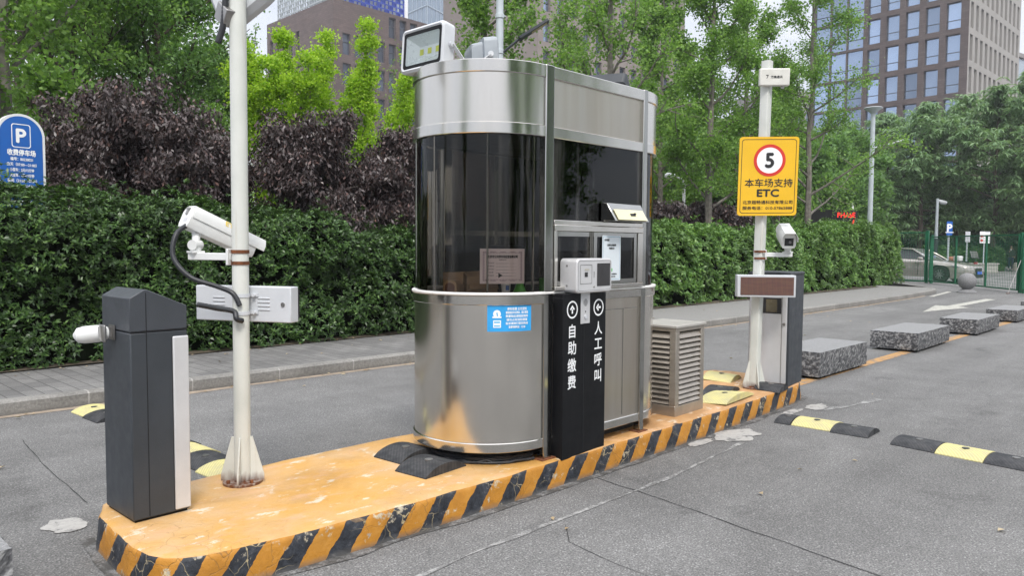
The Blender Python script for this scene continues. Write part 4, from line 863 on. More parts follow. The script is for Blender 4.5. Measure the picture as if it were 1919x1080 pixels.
# conduits
def cable(label, pts, r, n=14, ribs=True):
    P = []; pts = [Vector(p) for p in pts]
    for i in range(len(pts) - 1):
        p0, p1, p2, p3 = pts[max(i - 1, 0)], pts[i], pts[i + 1], pts[min(i + 2, len(pts) - 1)]
        for j in range(n):
            t = j / n; P.append(.5 * ((2 * p1) + (p2 - p0) * t + (2 * p0 - 5 * p1 + 4 * p2 - p3) * t * t + (3 * p1 - p0 - 3 * p2 + p3) * t ** 3))
    P.append(pts[-1]); b = MB(); b.tube(P, [r * (1 + .08 * (i % 2)) for i in range(len(P))], 10); o = obj('cable_conduit', b, M_CONDUIT); return tag(o, label, 'cable')
cable('long black conduit hanging from the near camera down to the pole', [(1.925, 4.47, 1.665), (1.83, 4.43, 1.60), (1.80, 4.40, 1.47), (1.86, 4.32, 1.36), (1.96, 4.22, 1.31), (2.02, 4.14, 1.27), (2.045, 4.105, 1.20)], .0135)
cable('short bent black conduit in front of the white display box', [(1.83, 4.17, 1.215), (1.93, 4.14, 1.19), (2.01, 4.11, 1.17), (2.015, 4.085, 1.13), (2.055, 4.10, 1.115)], .0145)
cable('black conduit hanging from the device at the top of the near pole', [(2.03, 4.16, 3.2), (2.02, 4.17, 2.95), (2.01, 4.18, 2.78), (1.985, 4.20, 2.665)], .017)
# device at the top of the near pole (only its lower edge is in view)
ua = thing('roadside_antenna', 'large tilted white antenna housing at the very top of the near pole', 'antenna', (PX, PY, 2.75))
Rm = frame_m(Vector((.30, -.72, .42)), Vector((-.1, .3, .62)), (2.15, 4.24, 3.06)); b = MB(); b.weld = True
k = 28; Q0 = rrect(.46, .46, .14, 6); L_ = [[Rm @ Vector((*p, -.05)) for p in rrect(.40, .40, .08, 6)], [Rm @ Vector((*p, -.02)) for p in Q0], [Rm @ Vector((*p, .02)) for p in Q0], [Rm @ Vector((*p, .05)) for p in rrect(.40, .40, .08, 6)]]
for a, c in zip(L_, L_[1:]):
    for i in range(k): b.add([a[i], a[(i + 1) % k], c[(i + 1) % k], c[i]], [(0, 1, 2, 3)])
b.add(L_[3], [tuple(range(k))]); b.add(L_[0], [tuple(range(k - 1, -1, -1))]); wobj('housing', b, M_LGREY, ua)
b = MB(); b.box((2.05, 4.20, 2.83), (.10, .13, .10), M=Matrix.Rotation(.6, 3, 'X')); wobj('bracket', b, M_BOLT, ua, bevel=.006)

# ------------------------------------------------------------------ louvred steel cabinet
lv = thing('louvred_cabinet', 'stainless steel cabinet with louvred sides standing behind the booth', 'equipment cabinet', (5.335, 3.318, IZ), math.radians(2.0))
LW, LD, LH = .47, .40, .72
M_LOUV = plain('bronzed_louvre', (.42, .38, .33), .38, .75, .12, 6)
b = MB(); b.bx(0, LW, 0, LD, 0, .085)
for x in (0, LW - .058):
    for y in (0, LD - .058): b.bx(x, x + .058, y, y + .058, .085, LH - .03)
b.bx(0, LW, 0, LD, LH - .03, LH - .001); b.bx(.045, .055, .06, LD - .045, .055, LH - .03) if False else None
obj('cabinet_frame', b, M_LOUV, lv, bevel=.003)
b = MB(); b.bx(-.012, LW + .012, -.012, LD + .012, LH, LH + .022); obj('lid', b, plain('satin_lid', (.46, .44, .41), .45, .3, .1, 5), lv, bevel=.004)
b = MB(); b.bx(.05, LW - .05, .05, LD - .05, .06, LH - .04); obj('inner_box', b, plain('cabinet_inside', (.05, .048, .045), .8), lv)
for k in range(14):
    z = .115 + k * .0415
    b = MB(); b.box((LW / 2, .014, z), (LW - .12, .004, .050), M=Matrix.Rotation(-.65, 3, 'X')); obj('louvre', b, M_LOUV, lv)
    b = MB(); b.box((.014, LD / 2, z), (.004, LD - .12, .050), M=Matrix.Rotation(.65, 3, 'Y')); obj('louvre', b, M_LOUV, lv)

# ------------------------------------------------------------------ sign pole at the far end
SX, SY = 7.0, 3.47; TL = Vector((.69, -.72, 0)) * .055
p2 = gusset_pole('sign_pole', 'white square sign pole with gusseted foot at the far end of the island', (SX, SY, IZ + .001), .043, 3.15, .27, .07, (TL.x, TL.y), True)
rd = Vector((.70, -.714, .012)).normalized(); upv = Vector((.012, -.012, 1)).normalized()
sg = thing('speed_limit_sign', 'yellow parking sign with red ringed 5 and black writing on the far pole', 'sign', (7.035, 3.43, 2.22))
fwd = rd.cross(upv)
M = frame_m(rd, upv, Vector((7.045, 3.435, 2.22)) + fwd * .105)
W_, H_ = .565, .745; b = MB(); R0 = rrect(W_, H_, .03, 6); k = len(R0); b.add([M @ Vector((*p, z)) for z in (-.006, .0) for p in R0], [tuple(range(k - 1, -1, -1)), tuple(range(k, 2 * k))] + [(i, (i + 1) % k, k + (i + 1) % k, k + i) for i in range(k)]); wobj('plate', b, M_YEL, sg)
b = MB(); ring(b, rrect(W_ - .045, H_ - .045, .028, 6), rrect(W_ - .056, H_ - .056, .024, 6), M, .001)
put(b, text_mb('5', .19, .007), M, .008, .150, .0024)
put(b, text_mb('本车场支持', .085, .0014, .455), M, .008, -.062, .001); put(b, text_mb('ETC', .095, .004, .205), M, .004, -.158, .001)
put(b, text_mb('北京超畅通科技有限公司', .038, .0007, .475), M, .004, -.245, .001); put(b, text_mb('服务电话：010-57865888', .035, .0007, .475), M, .004, -.300, .001); wobj('lettering', b, M_INK, sg)
b = MB(); ring(b, circ(.152, 56, .008, .150), circ(.122, 56, .008, .150), M, .0016); wobj('red_ring', b, M_RED, sg); b = MB(); shape(b, circ(.1235, 56, .008, .150), M, .0012); wobj('white_disc', b, M_WHITE, sg)
b = MB()
for z in (-.25, .25): b.add([M @ Vector(v) for v in MB().bx(-.06, .06, z - .015, z + .015, -.025, -.006).v], MB().bx(0, 1, 0, 1, 0, 1).f)
wobj('bracket', b, M_BOLT, sg)
an = thing('antenna_box', 'white rectangular antenna box with a dark logo near the top of the sign pole', 'antenna', (7.08, 3.42, 3.15))
M = frame_m(rd, upv, Vector((7.07, 3.40, 3.15)) + fwd * .10); b = MB(); b.add([M @ Vector(v) for v in MB().bx(-.143, .143, -.08, .085, -.05, 0).v], MB().bx(0, 1, 0, 1, 0, 1).f); wobj('casing', b, plain('antenna_cream', (.66, .65, .60), .4), an, bevel=.012, seg=3)
b = MB(); shape(b, [(-.075, -.012), (-.06, .022), (-.085, .022), (-.085, .014), (-.07, .014), (-.082, -.012)], M, .001); put(b, text_mb('万集通讯', .026, .0008, .11), M, .015, .002, .001); wobj('lettering', b, M_INK, an)
b = MB(); b.add([M @ Vector(v) for v in MB().bx(.07, .10, -.10, -.08, -.04, -.02).v], MB().bx(0, 1, 0, 1, 0, 1).f); b.add([M @ Vector(v) for v in MB().bx(-.03, .03, -.05, .05, -.075, -.05).v], MB().bx(0, 1, 0, 1, 0, 1).f); wobj('cable_gland', b, M_BOLT, an)
led = thing('led_panel', 'white framed dark red dot panel mounted across the far sign pole', 'display', (7.0, 3.40, 1.19))
rd2 = Vector((.62, -.785, 0)).normalized(); M = frame_m(rd2, (0, 0, 1), Vector((6.995, 3.385, 1.178)) + rd2.cross(Vector((0, 0, 1))) * .115)
b = MB(); b.add([M @ Vector(v) for v in MB().bx(-.275, .265, -.105, .105, -.115, 0).v], MB().bx(0, 1, 0, 1, 0, 1).f); wobj('case', b, M_LGREY, led, bevel=.006)
b = MB(); b.add([M @ Vector(v) for v in MB().bx(-.245, .245, -.085, .085, .0, .004).v], MB().bx(0, 1, 0, 1, 0, 1).f)
def led_mat():
    m, t, bb = mnew('led_matrix'); v = coords(t); vo = nd(t, 'TexVoronoi', Scale=110.0); vo.inputs['Randomness'].default_value = 0; lk(t, v, vo.inputs['Vector'])
    c = ramp(t, vo.outputs['Distance'], [(.2, (.20, .085, .06)), (.5, (.10, .05, .042))]); c = mix(t, .35, c, ramp(t, noise(t, coords(t, (1, 1, 9)), 6, 3), [(.35, (.10, .05, .05)), (.65, (.16, .10, .06))])); lk(t, c, bb.inputs['Base Color']); bb.inputs['Roughness'].default_value = .4; return m
wobj('dot_matrix', b, led_mat(), led)
clamp(led, (1.12, 1.24), (SX + .02, SY - .02), .062, M_LGREY)
c2 = cctv('surveillance_camera', 'white weatherproof camera facing the lane on the far sign pole', (7.17, 3.26, 1.655), math.radians(214), math.radians(16), (7.03, 3.42), (7.19, 3.25), 1.475, True, False, .34, .13, .15)
clamp(c2, (1.505, 1.44), (SX + .024, SY - .022), .060, M_RUST)
# gate cabinet at the far end
rc = thing('barrier_cabinet', 'silver fronted barrier gate cabinet with dark sides behind the far sign pole', 'gate cabinet', (7.27, 3.255, IZ + .002), math.radians(7))
RW, RD_, RH = .46, .40, 1.10
b = MB(); b.bx(.012, RW, 0.0, RD_, .0, RH); obj('cabinet_body', b, M_CHAR, rc, bevel=.006)
b = MB(); b.bx(-.008, RW + .006, -.006, RD_ + .006, RH + .001, RH + .03); obj('hood', b, M_CHAR, rc, bevel=.008)
b = MB(); b.bx(-.006, .011, .02, RD_ - .01, .03, RH - .02); fp = obj('front_panel', b, M_SILVER, rc, bevel=.004)
b = MB(); b.bx(-.009, -.006, .065, .070, .03, RH - .03); obj('panel_seam', b, M_BOLT, fp); b = MB(); b.cyl((-.006, .045, .62), (-.016, .045, .62), .014, n=14); obj('lock', b, M_BOLT, fp)
b = MB(); b.bx(-.010, -.006, .075, .275, .72, .875); obj('window', b, M_INK, rc); b = MB(); b.bx(-.0125, -.0105, .115, .225, .735, .86); obj('reader_plate', b, plain('bronze_plate', (.14, .12, .075), .3), rc)

# ------------------------------------------------------------------ rubber speed humps
def hump_mesh(L_, W_, Hh, worn=0):
    m = MB(); nu, nv = 10, 16
    def fn(u, v):
        x = (u - .5) * W_; y = (v - .5) * L_; p = max(0, 1 - (2 * u - 1) ** 2) ** .8; z = .006 + Hh * p
        z += .0015 * (1 if int(v * 16) % 2 else 0) * (1 if .1 < u < .9 else 0); return (x, y, z)
    m.grid(fn, nu, nv)
    for v in (0, 1):
        pts = [fn(i / nu, v) for i in range(nu + 1)]; m.add(pts + [(pts[-1][0], pts[-1][1], 0), (pts[0][0], pts[0][1], 0)], [tuple(range(nu + 3))[::(1 if v else -1)]])
    for s in (0, 1): m.add([fn(s, 0), fn(s, 1), (fn(s, 1)[0], fn(s, 1)[1], 0), (fn(s, 0)[0], fn(s, 0)[1], 0)], [(0, 1, 2, 3)[::(1 if s else -1)]])
    return m
def hump_mat(name, c, c2):
    m, t, b = mnew(name); sp = nd(t, 'SeparateXYZ'); v = coords(t); lk(t, v, sp.inputs[0])
    gr = mth(t, 'FRACT', mth(t, 'MULTIPLY', mth(t, 'ADD', mth(t, 'ABSOLUTE', sp.outputs[0]), sp.outputs[1]), 38)); g2 = ramp(t, gr, [(.35, 0), (.5, 1)])
    cc = ramp(t, noise(t, v, 12, 6, .7), [(.35, c2), (.6, c)]); cc = mix(t, mth(t, 'MULTIPLY', g2, .35), cc, tuple(x * .45 for x in c))
    lk(t, cc, b.inputs['Base Color']); b.inputs['Roughness'].default_value = .6; b.inputs['Specular IOR Level'].default_value = .3; bump(t, b, gr, .6, .006); return m
M_HB = hump_mat('hump_black', (.026, .028, .032), (.075, .075, .078)); M_HY = hump_mat('hump_yellow', (.66, .60, .26), (.50, .46, .27))
hump_data = {}
def hump(kind, label, loc, rz, L_=.345, tilt=0.0, group='rubber speed hump blocks', roll=0.0, W_=.33, Hh=.045):
    t = thing('speed_hump_block', label, 'speed hump', loc, rz, group)
    key = (kind, round(L_, 2), W_)
    if key not in hump_data:
        o = obj('rubber_block', hump_mesh(L_, W_, Hh), M_HB if kind == 'black' else M_HY, t, smooth=50)
        s = MB(); s.cyl((-.02, 0, Hh * .6), (-.02, 0, Hh + .010), .026, n=12); s2 = obj('anchor_bolt', s, M_BOLT if kind == 'black' else M_CHAR, t); q = MB(); q.bx(-.075, .075, -.05, .05, Hh * .75, Hh + .008)
        hump_data[key] = (o.data, s2.data); ob = (o, s2)
    else:
        ob = []
        for nm_, dt in zip(('rubber_block', 'anchor_bolt'), hump_data[key]):
            o = bpy.data.objects.new(nm_, dt); C.objects.link(o); o.parent = t; ob.append(o)
    if tilt or roll: t.rotation_euler = (tilt, roll, rz)
    return t
hump('black', 'black rubber hump block lying nearer the booth rim on the yellow paint', (3.11, 3.94, IZ + .001), math.radians(4), .26, 0, 'loose rubber blocks on the island', 0, .36, .055)
hump('black', 'black rubber hump block lying in front of its twin near the booth', (3.02, 3.60, IZ + .001), math.radians(6), .26, 0, 'loose rubber blocks on the island', 0, .36, .055)
hump('yellow', 'pale yellow rubber block tilted near the foot of the sign pole', (6.32, 3.40, IZ + .004), math.radians(5), .28, math.radians(-4), 'loose rubber blocks on the island', 0, .62, .05)
hump('black', 'black rubber block beside the tilted yellow block near the sign pole', (6.55, 3.58, IZ + .004), math.radians(14), .24, 0, 'loose rubber blocks on the island', 0, .5, .05)
hump('yellow', 'pale yellow rubber block lying behind the sign pole on the island', (7.25, 3.95, IZ + .002), math.radians(10), .3, math.radians(3), 'loose rubber blocks on the island', 0, .36, .055)
hump('black', 'black rubber block in front of the silver gate cabinet', (7.08, 3.33, IZ + .002), math.radians(8), .24, math.radians(4), 'loose rubber blocks on the island', 0, .3, .05)
for i, (k_, x, y, s) in enumerate([('black', 6.60, 2.93, .14), ('yellow', 6.62, 2.68, .34), ('black', 6.60, 2.36, .30)]):
    hump(k_, ['small rounded black end of the short hump strip beside the island', 'yellow block in the short hump strip beside the island', 'torn black block ending the short hump strip by the gap'][i], (x, y, 0), math.radians(2), s)
for i, (k_, y) in enumerate([('black', 1.83), ('yellow', 1.50), ('black', 1.17), ('yellow', .84), ('black', .51)]):
    hump(k_, ['black block starting the long hump strip just past the gap', 'first yellow block of the long hump strip on the lane', 'black block between two yellow ones in the long hump strip', 'yellow block cut by the photo edge in the long hump strip', 'last black block of the long hump strip beyond the photo edge'][i], (6.52 + (1.83 - y) * .12 * -1, y, 0), math.radians(-6), .325)
for i, y in enumerate([4.62, 4.95, 5.28, 5.61, 5.94, 6.27, 6.6, 6.93, 7.26]):
    if 6.0 < y < 7.2: continue
    hump('yellow' if i % 2 else 'black', ['black hump block touching the back of the island', 'yellow hump block second from the island behind the white pole', 'black hump block between two yellow ones behind the white pole', 'yellow hump block third along behind the white pole', 'black hump block peeping out beside the charcoal cabinet', '', '', '', 'black hump block farthest along, left of the charcoal cabinet near the kerb'][i], (2.38, y, 0), math.radians(3), .325)
hump('yellow', 'yellow hump block farthest along, left of the charcoal cabinet near the kerb', (2.38, 7.58, 0), math.radians(3), .30)

# ------------------------------------------------------------------ stone barriers
def stone_mat():
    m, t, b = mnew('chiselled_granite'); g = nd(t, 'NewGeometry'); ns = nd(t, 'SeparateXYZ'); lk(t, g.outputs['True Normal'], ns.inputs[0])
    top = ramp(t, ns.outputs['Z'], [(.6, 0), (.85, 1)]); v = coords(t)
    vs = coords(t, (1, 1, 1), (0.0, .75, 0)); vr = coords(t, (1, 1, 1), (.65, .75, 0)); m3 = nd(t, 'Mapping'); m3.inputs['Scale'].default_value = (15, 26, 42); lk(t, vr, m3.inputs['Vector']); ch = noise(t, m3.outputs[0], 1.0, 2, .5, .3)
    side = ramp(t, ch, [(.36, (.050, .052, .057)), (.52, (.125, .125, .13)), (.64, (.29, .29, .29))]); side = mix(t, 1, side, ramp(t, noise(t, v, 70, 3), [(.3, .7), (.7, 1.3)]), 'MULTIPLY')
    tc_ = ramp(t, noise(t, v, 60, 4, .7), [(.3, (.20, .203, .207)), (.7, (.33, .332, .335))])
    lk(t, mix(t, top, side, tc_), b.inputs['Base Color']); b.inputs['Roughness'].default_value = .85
    h = mix(t, top, ch, noise(t, v, 90, 3)); bp = bump(t, b, h, .8, .02); return m
M_STONE = stone_mat()
def stone(label, x0, x1, y0, y1, h, seed, rz=0):
    t = thing('stone_barrier', label, 'stone barrier', ((x0 + x1) / 2, (y0 + y1) / 2, 0), rz, 'granite blocks along the lane line')
    Lx, Ly = x1 - x0, y1 - y0; m = MB(); z0 = .035
    def nz_(p, s): return mnoise.noise(Vector((p[0] * 13 + seed, p[1] * 13, p[2] * 20))) * s * .8 + mnoise.noise(Vector(((p[0] + p[2]) * 30 + seed, p[1] * 30, p[2] * 34))) * s * .6
    def side(a, b_):
        n_ = int(math.hypot(b_[0] - a[0], b_[1] - a[1]) / .035); d_ = Vector((b_[1] - a[1], -(b_[0] - a[0]))).normalized()
        def fn(u, v):
            x, y, z = a[0] + (b_[0] - a[0]) * u, a[1] + (b_[1] - a[1]) * u, z0 + (h - z0) * v; e = min(u, 1 - u) * n_; tp = .05 * max(0, .35 - v)
            k = nz_((x, y, z), .011) * (1 if 0 < u < 1 else .0) - tp * .6
            return (x + d_.x * k, y + d_.y * k, z + (nz_((x, y, 9), .005) if v == 1 else 0))
        m.grid(fn, n_, 8)
    c_ = [(-Lx / 2, -Ly / 2), (Lx / 2, -Ly / 2), (Lx / 2, Ly / 2), (-Lx / 2, Ly / 2)]
    for i in range(4): side(c_[i], c_[(i + 1) % 4])
    m.grid(lambda u, v: (-Lx / 2 + Lx * u, -Ly / 2 + Ly * v, h + (.003 * mnoise.noise(Vector((u * 20, v * 9, seed))) + (nz_((-Lx / 2 + Lx * u, -Ly / 2 + Ly * v, 9), .005) if u in (0, 1) or v in (0, 1) else 0))), 40, 16)
    obj('granite_block', m, M_STONE, t, smooth=25)
    f = MB(); 
    for x in (-Lx * .35, Lx * .35): f.bx(x - .08, x + .08, -Ly * .42, Ly * .42, 0, .045)
    obj('bearer', f, M_BLACK, t)
stone('rough granite block nearest the silver gate cabinet on the lane line', 8.86, 10.36, 3.585, 4.22, .325, 1)
stone('rough granite block second along the lane line from the gate cabinet', 12.22, 13.95, 3.53, 4.20, .29, 5, math.radians(1))
stone('rough granite block third along the lane line from the gate cabinet', 15.42, 17.1, 3.48, 4.10, .285, 9, math.radians(1))
stone('rough granite block fourth along the lane line from the gate cabinet', 18.74, 20.4, 3.50, 4.08, .26, 13)
stone('rough granite block farthest along the lane line, cut by the photo edge', 22.1, 23.7, 3.5, 4.08, .26, 17)
stone('granite block end in the bottom corner left of the yellow island', -.75, .80, 3.6, 4.22, .30, 21)
# ------------------------------------------------------------------ hedges and shrubs
M_HEDGE = leafmat('hedge_leaf', [(0, (.026, .060, .016)), (.45, (.050, .108, .028)), (.8, (.080, .16, .04)), (1, (.14, .245, .06))], .20, .36, .45, .25, 1.2)
M_HEDGE2 = leafmat('pale_hedge_leaf', [(0, (.075, .155, .045)), (.45, (.125, .24, .07)), (.8, (.19, .33, .095)), (1, (.27, .42, .13))], .3, .38, .45, .28, .8)
rg = np.random.default_rng(11)
fn, T = hedge_line([(-1.5, 9.78), (2.5, 9.76), (4.5, 9.75), (8, 9.72), (12.6, 9.76)], [2.25, 2.16, 2.05, 1.84, 1.85], .85)
hedge('hedge', 'dark green clipped hedge behind the near cabinet and pole', fn, T, rg, 23000, 8, .066, .37, M_HEDGE, 3.0)
fn, T = hedge_line([(12.4, 9.80), (16, 9.85), (20, 9.9), (25, 10.0), (29.5, 10.1), (33.2, 10.3), (34.6, 11.0), (34.9, 12.4)], [1.98, 2.06, 1.92, 2.25, 2.42, 2.30, 2.1, 1.9], 1.0, .1, .45)
hedge('hedge', 'paler green hedge running from the booth to the green fence', fn, T, rg, 15500, 8, .105, .40, M_HEDGE2, 8.0)

M_PLUM = leafmat('plum_leaf', [(0, (.030, .021, .021)), (.5, (.074, .054, .054)), (.85, (.122, .096, .096)), (1, (.17, .095, .08))], .08, .42, .6)
M_PLUMB = plain('plum_bark', (.06, .05, .045), .9, 0, .4, 9)
M_GREEN = leafmat('broad_leaf', [(0, (.12, .22, .055)), (.5, (.19, .34, .085)), (1, (.30, .48, .13))], .48, .45, .35)
M_GREEND = leafmat('dark_broad_leaf', [(0, (.09, .18, .06)), (.5, (.15, .28, .095)), (1, (.23, .39, .13))], .44, .45, .35)
M_GINK = leafmat('ginkgo_leaf', [(0, (.10, .20, .045)), (.5, (.17, .31, .075)), (1, (.27, .43, .12))], .48, .5, .3)
M_LIME = leafmat('lime_leaf', [(0, (.24, .40, .03)), (.5, (.36, .55, .05)), (1, (.48, .66, .09))], .5, .5, .3)
M_FROND = leafmat('frond_leaf', [(0, (.12, .21, .10)), (.5, (.19, .31, .155)), (1, (.28, .41, .22))], .35, .5, .35)
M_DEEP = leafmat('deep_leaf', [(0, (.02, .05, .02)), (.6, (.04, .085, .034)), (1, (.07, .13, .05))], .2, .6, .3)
rnd_p = lambda t: max(.12, 1 - (2 * abs(t - .45)) ** 2.2) if t < .95 else .2
cone_p = lambda t: (1 - t) ** .75 * .95 + .08
def shrub_p(t): return (.8 + .5 * t) * (1 if t < .55 else max(.15, 1 - (t - .55) * 1.9))
def plum(px, d, H, reach, seed, label, group='purple leaved plum shrubs', k=30, ln=.082):
    r = np.random.default_rng(seed); sk = skel(r, H, .34, 20, reach, .70, shrub_p, 5, .03, .085, .25, 2, .35)
    return tree('plum_shrub', label, 'shrub', at(px, d), r, sk, dict(k=k, sig=.095, len=ln, asp=.40, mode='droop', mat=M_PLUM), M_PLUMB, group)
plum(262, 12.6, 4.25, 1.35, 1, 'tall purple leaved plum shrub between the blue parking sign and the near pole')
plum(405, 13.2, 3.3, 1.0, 2, 'purple leaved plum shrub right behind the near white pole')
plum(585, 12.7, 3.45, 1.25, 3, 'broad purple leaved plum shrub in front of the lime green tree')
plum(730, 13.1, 3.3, .95, 4, 'purple leaved plum shrub half hidden by the left edge of the booth')
plum(150, 13.0, 2.9, .75, 7, 'low purple leaved plum shrub right of the blue parking sign')
plum(1330, 24.2, 2.85, 1.0, 5, 'small purple leaved plum shrub showing above the pale hedge', k=44, ln=.125)
plum(1222, 21.5, 3.1, .8, 6, 'purple leaved plum shrub just right of the booth above the hedge', k=44, ln=.12)

# ------------------------------------------------------------------ trees
GT = 'trees behind the hedge'
def gtree(px, d, H, reach, seed, label, mat_=None, k=20, first=.18, nl=28, ln=.078, prof=cone_p, up=.55, sub=7, sig=.15, keep=1, bark=None, name='ginkgo_tree', asp=.95, r0=.13, mode='along', group=GT, flat=.8):
    r = np.random.default_rng(seed); sk = skel(r, H, first, nl, reach, up, prof, sub, .012, r0, .35)
    return tree(name, label, 'tree', at(px, d), r, sk, dict(k=k, sig=sig, len=ln, asp=asp, mode=mode, mat=mat_ or M_GINK, keep=keep, flat=flat), bark or M_BARKG, group, .004)
gtree(905, 19.0, 11.5, 2.0, 21, 'light green ginkgo rising straight behind the booth beside the grey lamp pole', k=26, first=.42, nl=20)
gtree(1140, 19, 10.5, 2.3, 22, 'airy ginkgo in front of the brown office building right of the lamp pole', k=11, first=.30, nl=22)
gtree(1050, 24, 11, 2.0, 29, 'thin ginkgo between the lamp pole and the brown office building', k=8, first=.35, nl=20)
gtree(1327, 23.6, 12, 2.4, 23, 'leafy ginkgo with a bare straight trunk left of the yellow sign', k=26, first=.20, nl=30)
gtree(1392, 29, 12.5, 2.4, 24, 'ginkgo standing directly behind the yellow sign', k=22, first=.22, nl=28)
gtree(1512, 29.5, 12.5, 3.0, 25, 'sparse ginkgo with long low branches right of the yellow sign', k=15, first=.20, nl=28, up=.35)
gtree(1235, 30, 12, 2.8, 26, 'tall ginkgo showing just right of the booth roof', k=22, first=.15, nl=28, ln=.11)
gtree(1455, 36, 9.0, 2.6, 27, 'distant ginkgo between the yellow sign and the sparse ginkgo', k=18, first=.15, nl=24, ln=.13)
gtree(20, 14.5, 8.5, 2.5, 31, 'light green tree above the blue parking sign', M_GINK, 20, .22, 26, .085, rnd_p, .5, name='broad_tree')
gtree(-160, 15.5, 9, 3.0, 36, 'green tree at the left edge of the photo', M_GREEN, 20, .22, 26, .10, rnd_p, .5, name='broad_tree', bark=M_BARK, asp=.6)
gtree(150, 19.5, 10, 3.0, 32, 'tall mid green tree left of the tall purple shrub', M_GREEN, 21, .16, 30, .105, rnd_p, .55, name='broad_tree', bark=M_BARK, asp=.6)
gtree(305, 19, 9.2, 2.4, 33, 'dark green tree behind the tall purple shrub', M_GREEND, 23, .16, 32, .105, rnd_p, .65, name='broad_tree', bark=M_BARK, asp=.6)
gtree(412, 24, 7.0, 1.9, 34, 'smaller green tree beside the top of the near pole', M_GREEN, 18, .14, 26, .11, cone_p, .6, name='broad_tree', bark=M_BARK, asp=.6)
gtree(40, 25, 11, 3.6, 35, 'far green tree filling the gap above the parking sign', M_GREEND, 18, .1, 30, .14, rnd_p, .5, name='broad_tree', bark=M_BARK, asp=.6)
gtree(260, 28, 12, 3.6, 37, 'far green tree behind the dark green one', M_GREEN, 18, .1, 30, .15, rnd_p, .5, name='broad_tree', bark=M_BARK, asp=.6)
r = np.random.default_rng(41); sk = skel(r, 5.7, .32, 15, .66, 1.05, lambda t: .95 - .8 * t, 2, .02, .10, .3, 22, 2.0)
tree('lime_green_tree', 'bright lime green young tree with upright spiky branches above the purple shrubs', 'tree', at(600, 16), r, sk, dict(k=20, sig=.085, len=.06, asp=.7, mode='along', mat=M_LIME), M_BARKG, None, .003)
r = np.random.default_rng(43); sk = skel(r, 3.6, .3, 12, .8, .8, cone_p, 4, .03, .08, .3, 5, 1.2)
tree('lime_green_tree', 'low lime green tree tucked between the lime tree and the booth roof', 'tree', at(735, 17), r, sk, dict(k=12, sig=.09, len=.085, asp=.75, mode='along', mat=M_LIME), M_BARKG, None, .003)
for px, d, H, sd, lb in ((484, 22, 7.3, 51, 'bare young tree with fine upright twigs right of the near pole'), (738, 26, 7.6, 52, 'bare pale sapling left of the three emitter floodlight')):
    r = np.random.default_rng(sd); sk = skel(r, H, .35, 24, .75, .75, cone_p, 4, .012, .055, .3)
    tree('bare_tree', lb, 'tree', at(px, d), r, sk, dict(k=2, sig=.05, len=.06, asp=.7, mode='along', mat=M_GINK, keep=.35), M_BARKG, None, 0)
# dense trees farther off
DL = [(1205, 44, 8.2), (1262, 41, 6.6), (1318, 45, 8.0), (1372, 42, 7.2), (1425, 47, 8.2), (1478, 44, 7.2), (1535, 50, 7.8), (1590, 54, 8.6)]
DN = ['dense dark tree half hidden by the right edge of the booth', 'dense dark tree behind the small white street lamp', 'dense dark tree behind the leafy ginkgo trunk', 'dense dark tree left of the yellow sign at hedge height', 'dense dark tree behind the yellow sign', 'dense dark tree just right of the yellow sign', 'dense dark tree behind the sparse ginkgo trunk', 'dense dark tree behind the black board with red letters']
for (px, d, H), lb in zip(DL, DN): gtree(px, d, H, 3.0, 60 + px, lb, M_GREEND, 18, .06, 26, .24, rnd_p, .5, name='dense_tree', bark=M_BARK, asp=.6, sig=.24, group='dense trees behind the ginkgos')
FL = [(1580, 62, 10.2, 4.2), (1655, 66, 11.4, 4.4), (1722, 62, 11.2, 4.2), (1790, 68, 12.4, 4.6), (1858, 62, 11.8, 4.4), (1925, 66, 13.8, 4.8), (1995, 62, 13.5, 4.6)]
FN = ['frond leaved tree left of the tall disc lamp post', 'frond leaved tree right behind the tall disc lamp post', 'frond leaved tree above the parked car', 'frond leaved tree above the small blue parking sign', 'frond leaved tree above the white notice sign', 'tallest frond leaved tree at the right edge of the photo', 'frond leaved tree just beyond the right photo edge']
for (px, d, H, rc_), lb in zip(FL, FN):
    r = np.random.default_rng(px); sk = skel(r, H, .20, 26, rc_, .42, rnd_p, 6, .02, .2, .1)
    tree('frond_tree', lb, 'tree', at(px, d), r, sk, dict(k=12, sig=.26, len=.52, asp=.20, mode='rosette', mat=M_FROND), M_BARK, 'frond leaved trees beyond the fence', .01)
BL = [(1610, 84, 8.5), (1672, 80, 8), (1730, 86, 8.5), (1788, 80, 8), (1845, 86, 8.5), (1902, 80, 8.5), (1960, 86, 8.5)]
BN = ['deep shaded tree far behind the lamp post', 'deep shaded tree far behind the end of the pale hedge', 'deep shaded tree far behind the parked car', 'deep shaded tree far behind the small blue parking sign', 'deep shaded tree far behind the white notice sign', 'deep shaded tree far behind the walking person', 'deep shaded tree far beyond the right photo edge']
for (px, d, H), lb in zip(BL, BN): gtree(px, d, H, 3.6, 90 + px, lb, M_DEEP, 20, .02, 26, .42, rnd_p, .3, name='shade_tree', bark=M_BARK, asp=.6, sig=.4, group='deep trees closing the view')

